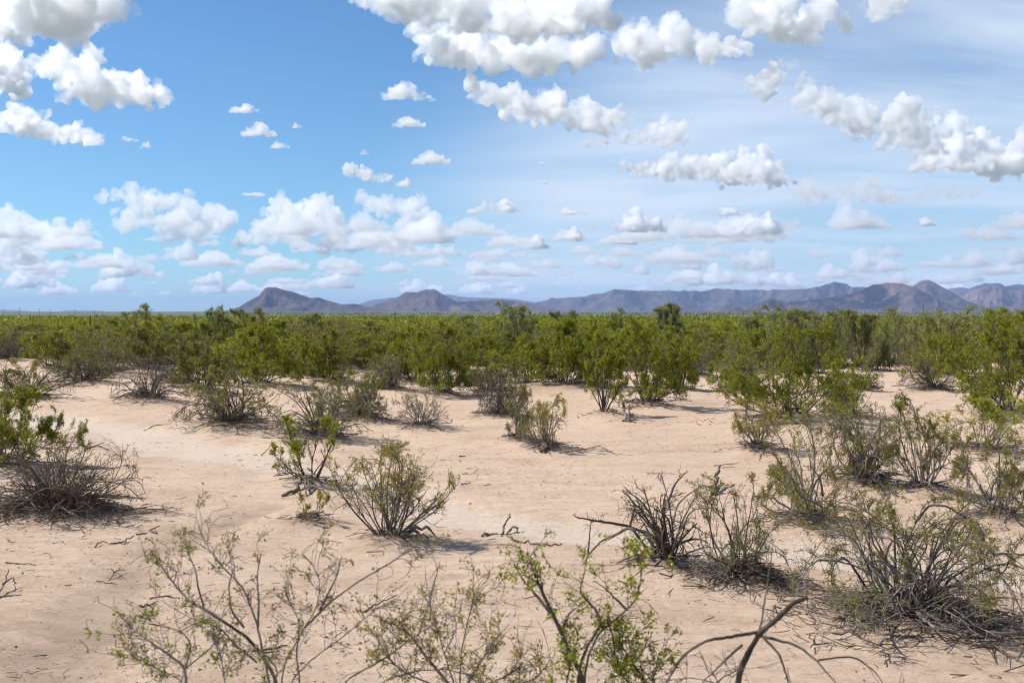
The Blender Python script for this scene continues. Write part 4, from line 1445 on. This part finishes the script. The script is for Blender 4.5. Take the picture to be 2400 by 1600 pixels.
# the rest of the scrub plain, too many to count
def far_scrub():
    V, Q, Tn = [], [], []
    VS, QS = [], []
    rr = np.random.default_rng(21)
    off = 0
    offs = 0
    pts = [(x, y, 1) for x, y in FARP]
    n2 = 3400
    y2 = 138 * (520 / 138) ** (rr.random(n2) ** .8)
    x2 = rr.uniform(-.56, .56, n2) * y2
    pts += [(a, b, 0) for a, b in zip(x2, y2)]
    for x, y, lod in pts:
        H = rr.uniform(1.0, 1.6)
        Rr = rr.uniform(.7, 1.25)
        if lod:
            n = int(np.clip(230 * 55 / y, 60, 300))
            ll = max(0.062, y * 0.0015)
        else:
            n = 22
            ll = y * 0.0019
        # leaf tufts in a lumpy bowl-shaped crown
        nl = 9
        la = rr.random(nl) * 6.28
        lr = rr.random(nl) ** .6
        lc = np.stack([np.cos(la) * lr * Rr * .8, np.sin(la) * lr * Rr * .8, H * (.45 + .5 * rr.random(nl) * (1 - .3 * lr))], 1)
        c = lc[rr.integers(0, nl, n)] + rr.normal(size=(n, 3)) * np.array([Rr * .22, Rr * .22, H * .13])
        c[:, 2] = np.clip(c[:, 2], 0.1, H)
        c += np.array([x, y, 0.05])
        d = nrm(rr.normal(size=(n, 3)) + np.array([0, 0, .3]))
        s = nrm(np.cross(d, rr.normal(size=(n, 3))))
        l = (ll * rr.uniform(.7, 1.5, n))[:, None]
        V.append(np.stack([c - d * l * .55 + s * l * .42, c - d * l * .55 - s * l * .42, c + d * l * .65], 1).reshape(-1, 3))
        Tn.append(np.clip(rr.random() * .38 + rr.random(n) * .62, 0, 1))
        off += n
        if lod and y < 100:
            k = 7
            a = rr.random(k) * 6.28
            e = np.stack([x + np.cos(a) * Rr * .6, y + np.sin(a) * Rr * .6, np.full(k, H * .75)], 1)
            b0 = np.tile([x, y, -.05], (k, 1))
            mid = (b0 + e) / 2 + rr.normal(size=(k, 3)) * .12
            VS.append(np.stack([b0, mid, e], 1))
    V = np.concatenate(V)
    f = np.arange(len(V)).reshape(-1, 3)
    me = mesh_np('scrub_thicket', V, f, M['green'], attrs={'tint': ('FACE', np.concatenate(Tn))})
    tag(link('scrub_thicket', me), 'far green scrub merging into one mass below the skyline', 'scrub', kind='stuff')
    A = np.concatenate(VS)
    v, q = tubes([(A, np.full(A.shape[:2], 0.011))], 3)
    tag(link('scrub_stems', mesh_np('scrub_stems', v, q, M['bark'])), 'bare stems among the far scrub', 'scrub', kind='stuff')


far_scrub()


# ------------------------------------------------------------------ dead wood lying on the sand
def stick(name, pts, rad, label, cat='stick', mat='drift', rise=0.0, group=None):
    """pts: list of polylines in the 2352-wide view, with height in metres as a third value"""
    bx, by = gpt(pts[0][0][0] * K, pts[0][0][1] * K)
    rad *= .58
    z0 = gz(bx, by)
    root = None
    for j, pl in enumerate(pts):
        P = []
        for q in pl:
            h = q[2] if len(q) > 2 else 0.0
            x, y = gpt(q[0] * K, q[1] * K)
            P.append((x - bx, y - by, gz(x, y) - z0 + h + rad * .5))
        P = np.array(P)
        # resample with small crooks
        t = np.linspace(0, len(P) - 1, max(6, 4 * len(P)))
        Q = np.stack([np.interp(t, np.arange(len(P)), P[:, c]) for c in range(3)], 1)
        Q[1:-1] += rng.normal(size=Q[1:-1].shape) * rad * .5
        rr = np.linspace(1, .45, len(Q)) * rad * (1 if j == 0 else .7) * rng.uniform(.8, 1.2, len(Q))
        v, f = tubes([(Q[None], rr[None])], 7)
        v0 = len(v)
        # closed ends
        caps = np.array([[0, 1, 2, 3], [0, 3, 4, 5], [v0 - 7, v0 - 6, v0 - 5, v0 - 4], [v0 - 7, v0 - 4, v0 - 3, v0 - 2]])
        me = mesh_np(name, v, np.concatenate([f, caps]), M[mat], True)
        if j == 0:
            root = link(name, me, loc=(bx, by, z0))
            tag(root, label, cat, group)
        else:
            link('branch', me, root)
    return root


stick('driftwood_branch', [[(1108, 1222), (1135, 1212), (1160, 1213), (1180, 1198, .05), (1192, 1203)], [(1160, 1213), (1180, 1232), (1215, 1241), (1250, 1250), (1290, 1243)], [(1150, 1214), (1162, 1203, .10), (1172, 1196, .16)]], .028, 'forked dark driftwood branch with a long pale root tail on open sand', 'driftwood')
stick('dead_stick', [[(14, 1296), (45, 1297), (82, 1299)]], .012, 'straight dark stick at the left edge of the sand')
stick('dead_stick', [[(255, 1254), (280, 1252), (308, 1243, .04)], [(218, 1262), (232, 1254, .03), (258, 1256)]], .018, 'curved stick with a pale broken end below the dark brush heap')
stick('dead_stick', [[(312, 1226), (338, 1223)]], .016, 'short thick stick just below the dark brush heap')
stick('dead_twig', [[(250, 1320), (268, 1308, .04), (288, 1303, .02)], [(255, 1311, .06), (288, 1315)], [(222, 1326), (270, 1326)]], .011, 'crossed dead twigs on the brown channel bank')
stick('dead_branch', [[(-14, 1372), (10, 1350, .05), (20, 1340, .12)], [(-10, 1365), (50, 1360)], [(5, 1352, .05), (30, 1346, .08), (36, 1352, .02)]], .016, 'bent dead branch poking in from the left edge')
stick('dead_stick', [[(345, 1360), (378, 1363), (412, 1370)], [(336, 1375), (365, 1370)]], .016, 'dark stick with pale splinters left of the foreground bush')
stick('dead_root', [[(318, 1395), (330, 1400, .03), (345, 1404)], [(322, 1386, .05), (350, 1378)]], .020, 'gnawed root lump on sand at lower left')
stick('dead_stick', [[(835, 1402), (870, 1388, .02), (912, 1376, .03)]], .013, 'long straight stick behind the near foreground twigs')
stick('dead_stick', [[(585, 1488), (620, 1484), (660, 1476)], [(600, 1492), (640, 1487)]], .014, 'dark forked stick low in the foreground left of centre')
stick('dead_stump', [[(1640, 1133), (1648, 1120, .10), (1654, 1110, .2)], [(1646, 1132), (1656, 1126, .12)]], .045, 'small split stump standing alone on open sand at right', 'stump')
stick('dead_twig', [[(1682, 1131), (1694, 1136)]], .03, 'stubby wood chip beside the split stump')
stick('dead_stump', [[(1436, 966), (1434, 955, .15), (1428, 948, .25)], [(1444, 966), (1446, 955, .2)], [(1430, 968), (1462, 970)]], .055, 'weathered three pronged stump behind open sand at centre', 'stump')
stick('dead_twig', [[(1062, 1084), (1085, 1083), (1100, 1076, .03)], [(1070, 1072), (1098, 1074, .03)]], .013, 'hooked pale twig on open sand at centre')
stick('dead_twig', [[(1055, 1045), (1070, 1044)]], .022, 'short dark twig on open sand above the hooked one')
stick('dead_twig', [[(1060, 1108), (1082, 1104)], [(1112, 1108), (1130, 1106)]], .016, 'pair of dark twig scraps at centre')
stick('dead_branch', [[(1285, 1040), (1330, 1034), (1380, 1029, .04), (1400, 1035), (1440, 1042), (1480, 1038)], [(1400, 1035, .02), (1420, 1044)]], .014, 'long thin fallen branch lying right of the hollow stump bush')
stick('dead_stump', [[(1245, 1040), (1255, 1030, .09), (1268, 1038)]], .07, 'dark hollow stump at the foot of the thin olive bush', 'stump')
stick('dead_root', [[(650, 1134), (680, 1126), (690, 1118, .07), (705, 1116, .09), (712, 1130)], [(705, 1118, .09), (725, 1121, .05), (752, 1130)], [(700, 1118, .07), (706, 1134)], [(712, 1108, .10), (740, 1116, .04)]], .04, 'gnarled knot of exposed roots under the small bright green bush', 'root')
stick('dead_root', [[(920, 1250), (950, 1240, .05), (985, 1229, .06), (1000, 1231)], [(940, 1244, .04), (985, 1240)]], .032, 'dark half buried log at the foot of the olive bush', 'log')
stick('dead_stick', [[(620, 1036), (640, 1038)], [(600, 1038), (625, 1028, .08)]], .022, 'scrap of dead wood left of the grey green twiggy bush')
stick('dead_stick', [[(196, 1032), (225, 1028, .05), (250, 1034)], [(205, 1026), (240, 1022, .05)]], .026, 'little heap of dead twigs on the pale wash at left')
stick('dead_stick', [[(330, 983), (360, 977), (392, 973)]], .02, 'long stick lying on sand below the dead bent bush')
stick('dead_stump', [[(1915, 1112), (1908, 1098, .12), (1906, 1080, .28)], [(1912, 1110), (1930, 1120)]], .045, 'leaning broken stump at the left side of the stumpy bush', 'stump')
stick('dead_stick', [[(1640, 1068), (1668, 1064), (1698, 1062)], [(1650, 1074), (1690, 1072)]], .012, 'scatter of thin sticks on sand below the small olive bush')
stick('dead_branch', [[(2090, 1452), (2160, 1462), (2240, 1448), (2330, 1436)], [(2240, 1448), (2290, 1426, .05), (2320, 1415)]], .016, 'fallen branch along the front of the big tangled bush')


# twig litter, clods and pebbles: nobody could count them
def litter():
    r_ = np.random.default_rng(5)
    P, Ls = [], []
    for (x, y, H, Rr), h in zip(hero_xy, HERO):
        n = int(60 + 170 * min(1.6, Rr)) if h[4] in ('arch', 'tangle', 'dead', 'twiggy', 'olivebush') else int(45 + 40 * Rr)
        if h[4] == 'dead' or 'big tangled' in h[7]:
            n *= 7
        if 'thin leaved bush standing' in h[7]:
            n *= 6
        a = r_.random(n) * 6.28
        q = np.abs(r_.normal(size=n)) * .55 + .12
        P.append(np.stack([x + np.cos(a) * q * Rr + .1 * Rr, y + np.sin(a) * q * Rr * .85], 1))
        Ls.append(r_.uniform(.05, .34, n) * min(1.1, .5 + Rr * .5))
    n = 9000
    yy = 4.6 * (34 / 5.2) ** r_.random(n)
    P.append(np.stack([r_.uniform(-.5, .5, n) * yy, yy], 1))
    Ls.append(r_.uniform(.015, .10, n) * (r_.random(n) ** 3 + .25))
    P = np.concatenate(P); ln = np.concatenate(Ls)
    keep = (P[:, 1] > 3) & (P[:, 1] < 45)
    loose = np.arange(len(P)) >= len(P) - n
    drift = pn2(P[:, 0] * .55, P[:, 1] * .4, 31) + .5 * pn2(P[:, 0] * 1.9, P[:, 1] * 1.6, 32)
    keep &= ~loose | (drift > -.06 + .14 * r_.random(len(P)))
    P, ln = P[keep], ln[keep]
    n = len(P)
    z = ground_fields(P[:, 0], P[:, 1])[0]
    a = r_.random(n) * 6.28
    d = np.stack([np.cos(a), np.sin(a), r_.normal(size=n) * .16], 1)
    bend = r_.normal(size=(n, 3)) * np.array([.22, .22, .10]) * ln[:, None]
    c = np.stack([P[:, 0], P[:, 1], z + .012 + .02 * r_.random(n)], 1)
    pts = np.stack([c - d * ln[:, None] * .5, c + bend, c + d * ln[:, None] * .5], 1)
    rad = (.0020 + .0050 * r_.random(n) ** 3) * (.5 + ln * 3) + P[:, 1] * .00006
    v, f = tubes([(pts, rad[:, None] * np.array([1, .9, .6])[None])], 3)
    tag(link('twig_litter', mesh_np('twig_litter', v, f, M['deadbark'])), 'loose dead twigs strewn over the sand', 'twigs', kind='stuff')
    n = 2000
    yy = 4.8 * (30 / 4.8) ** r_.random(n)
    xx = r_.uniform(-.5, .5, n) * yy
    z = ground_fields(xx, yy)[0]
    s = .003 + .011 * r_.random(n) ** 4 + yy * .00012
    o = np.array([[1, 0, 0], [0, 1, 0], [-1, 0, 0], [0, -1, 0], [0, 0, .8], [0, 0, -.6]], float)
    v = np.stack([xx, yy, z + s * .2], 1)[:, None] + o[None] * s[:, None, None] * r_.uniform(.6, 1.3, (n, 6, 1))
    ft = np.array([[0, 1, 4], [1, 2, 4], [2, 3, 4], [3, 0, 4], [1, 0, 5], [2, 1, 5], [3, 2, 5], [0, 3, 5]])
    f = (np.arange(n)[:, None, None] * 6 + ft[None]).reshape(-1, 3)
    tag(link('pebbles', mesh_np('pebbles', v.reshape(-1, 3), f, plain_mat('clod', (.27, .19, .13)))), 'small clods and pebbles scattered over the sand', 'pebbles', kind='stuff')


litter()


# ------------------------------------------------------------------ poles, posts and houses on the far plain
WOOD = plain_mat('pole_wood', (.075, .06, .05))


def box(name, sx, sy, sz, mat, parent=None, loc=(0, 0, 0)):
    v = [(x * sx / 2, y * sy / 2, z * sz) for z in (0, 1) for y in (-1, 1) for x in (-1, 1)]
    me = mesh_np(name, np.array(v), np.array([(0, 2, 3, 1), (4, 5, 7, 6), (0, 1, 5, 4), (2, 6, 7, 3), (0, 4, 6, 2), (1, 3, 7, 5)]), mat)
    return link(name, me, parent, loc)


def utility_pole(px, top, D, label):
    x = (px - 1200) / F * D
    base = gz(x, D)
    zt = CAMH + (HOR - top) / F * D
    H = zt - base
    e = link('utility_pole', None, loc=(x, D, base))
    tag(e, label, 'utility pole', 'utility poles along the left horizon')
    P = np.array([[[0, 0, -.5], [0, 0, H * .5], [0, 0, H]]])
    v, f = tubes([(P, np.array([[.26, .22, .18]]))], 8)
    link('pole', mesh_np('pole', v, f, WOOD, True), e)
    box('crossarm', 3.2, .22, .26, WOOD, e, (0, -.25, H - 1.1))
    for s in (-1.4, -.5, .5, 1.4):
        box('insulator', .16, .16, .3, WOOD, e, (s, -.25, H - .83))


for px, top, lab in ((8, 725, 'faint utility pole leftmost on the left horizon'), (46, 721, 'tallest utility pole second from the left edge'), (93, 724, 'third utility pole from the left edge'),
                     (118, 724, 'fourth utility pole right beside the third'), (176, 725, 'utility pole with a clear crossarm in the gap left of the skyline shrubs'), (222, 729, 'small utility pole sixth from the left edge'),
                     (240, 728, 'small utility pole seventh from the left edge'), (292, 729, 'last small utility pole beside the blue mesquite')):
    utility_pole(px, top, 1700, lab)


def post(px, top, D, rad, label):
    x = (px - 1200) / F * D
    b = gz(x, D)
    H = CAMH + (HOR - top) / F * D - b
    P = np.array([[[0, 0, -.3], [0.02, 0, H * .5], [0, 0, H * .98], [0, 0, H]]])
    v, f = tubes([(P, np.array([[rad, rad * .95, rad * .9, rad * .3]]))], 8)
    o = link('fence_post', mesh_np('fence_post', v, f, WOOD, True), loc=(x, D, b))
    tag(o, label, 'post', 'posts standing in the scrub')


post(211, 739, 62, .05, 'dark wooden post standing in the left scrub')
post(136, 746, 52, .02, 'thin grey post left of the dark wooden one')
post(71, 740, 70, .03, 'short post near the left edge in the scrub')
post(926, 730, 75, .03, 'lone thin post on the skyline left of centre')
post(2163, 712, 60, .016, 'thin post among the right skyline mesquites')
post(1655, 731, 80, .02, 'bare thin snag on the skyline right of the round mesquite')

WHITE = plain_mat('white_wall', (.75, .73, .70))
TIN = plain_mat('tin_roof', (.35, .34, .33))
for px, D, w, lab in ((1716, 1500, 7, 'tiny white house far out on the plain right of centre'), (1752, 1450, 9, 'longer white shed right of the tiny white house')):
    x = (px - 1200) / F * D
    b = gz(x, D)
    e = link('house', None, loc=(x, D, b))
    tag(e, lab, 'house')
    box('wall', w, 6, 3.0, WHITE, e)
    v = np.array([(-w / 2 - .3, -3.4, 3.0), (w / 2 + .3, -3.4, 3.0), (w / 2 + .3, 3.4, 3.0), (-w / 2 - .3, 3.4, 3.0), (-w / 2 - .3, 0, 4.3), (w / 2 + .3, 0, 4.3)])
    rf = bpy.data.meshes.new('roof')
    rf.from_pydata(v.tolist(), [], [(0, 1, 5, 4), (2, 3, 4, 5), (0, 4, 3), (1, 2, 5), (3, 2, 1, 0)])
    rf.materials.append(TIN)
    link('roof', rf, e, (0, 0, .004))
    box('door', 1.0, .08, 2.1, WOOD, e, (.8, -3.04, 0))


# dark line of distant trees at the foot of the mountains
def tree_line():
    r_ = np.random.default_rng(9)
    n = 5200
    D = r_.uniform(4200, 6400, n)
    px = np.where(r_.random(n) < .55, r_.uniform(1560, 1800, n), r_.uniform(500, 2300, n))
    x = (px - 1200) / F * D
    z = ground_fields(x, D)[0]
    s = r_.uniform(2, 7, n)
    v = []
    for k in range(4):
        c = np.stack([x + r_.normal(size=n) * 4, D + r_.normal(size=n) * 4, z + s * r_.uniform(.3, 1.0, n)], 1)
        d = nrm(r_.normal(size=(n, 3)))
        e = nrm(np.cross(d, r_.normal(size=(n, 3))))
        v.append(np.stack([c - d * s[:, None], c + e * s[:, None] * .8, c + d * s[:, None], c - e * s[:, None] * .8], 1))
    v = np.concatenate(v).reshape(-1, 3)
    tag(link('distant_trees', mesh_np('distant_trees', v, np.arange(len(v)).reshape(-1, 4), M['mesquite'], attrs={'tint': ('FACE', r_.random(len(v) // 4) * .4)})),
        'dark line of far off trees at the foot of the mountains', 'trees', kind='stuff')


tree_line()
print('near individuals', len(NEAR), 'far', len(FARP))
tris = sum(len(m.loops) - 2 * len(m.polygons) for m in bpy.data.meshes if m.users)
print('triangles', tris)
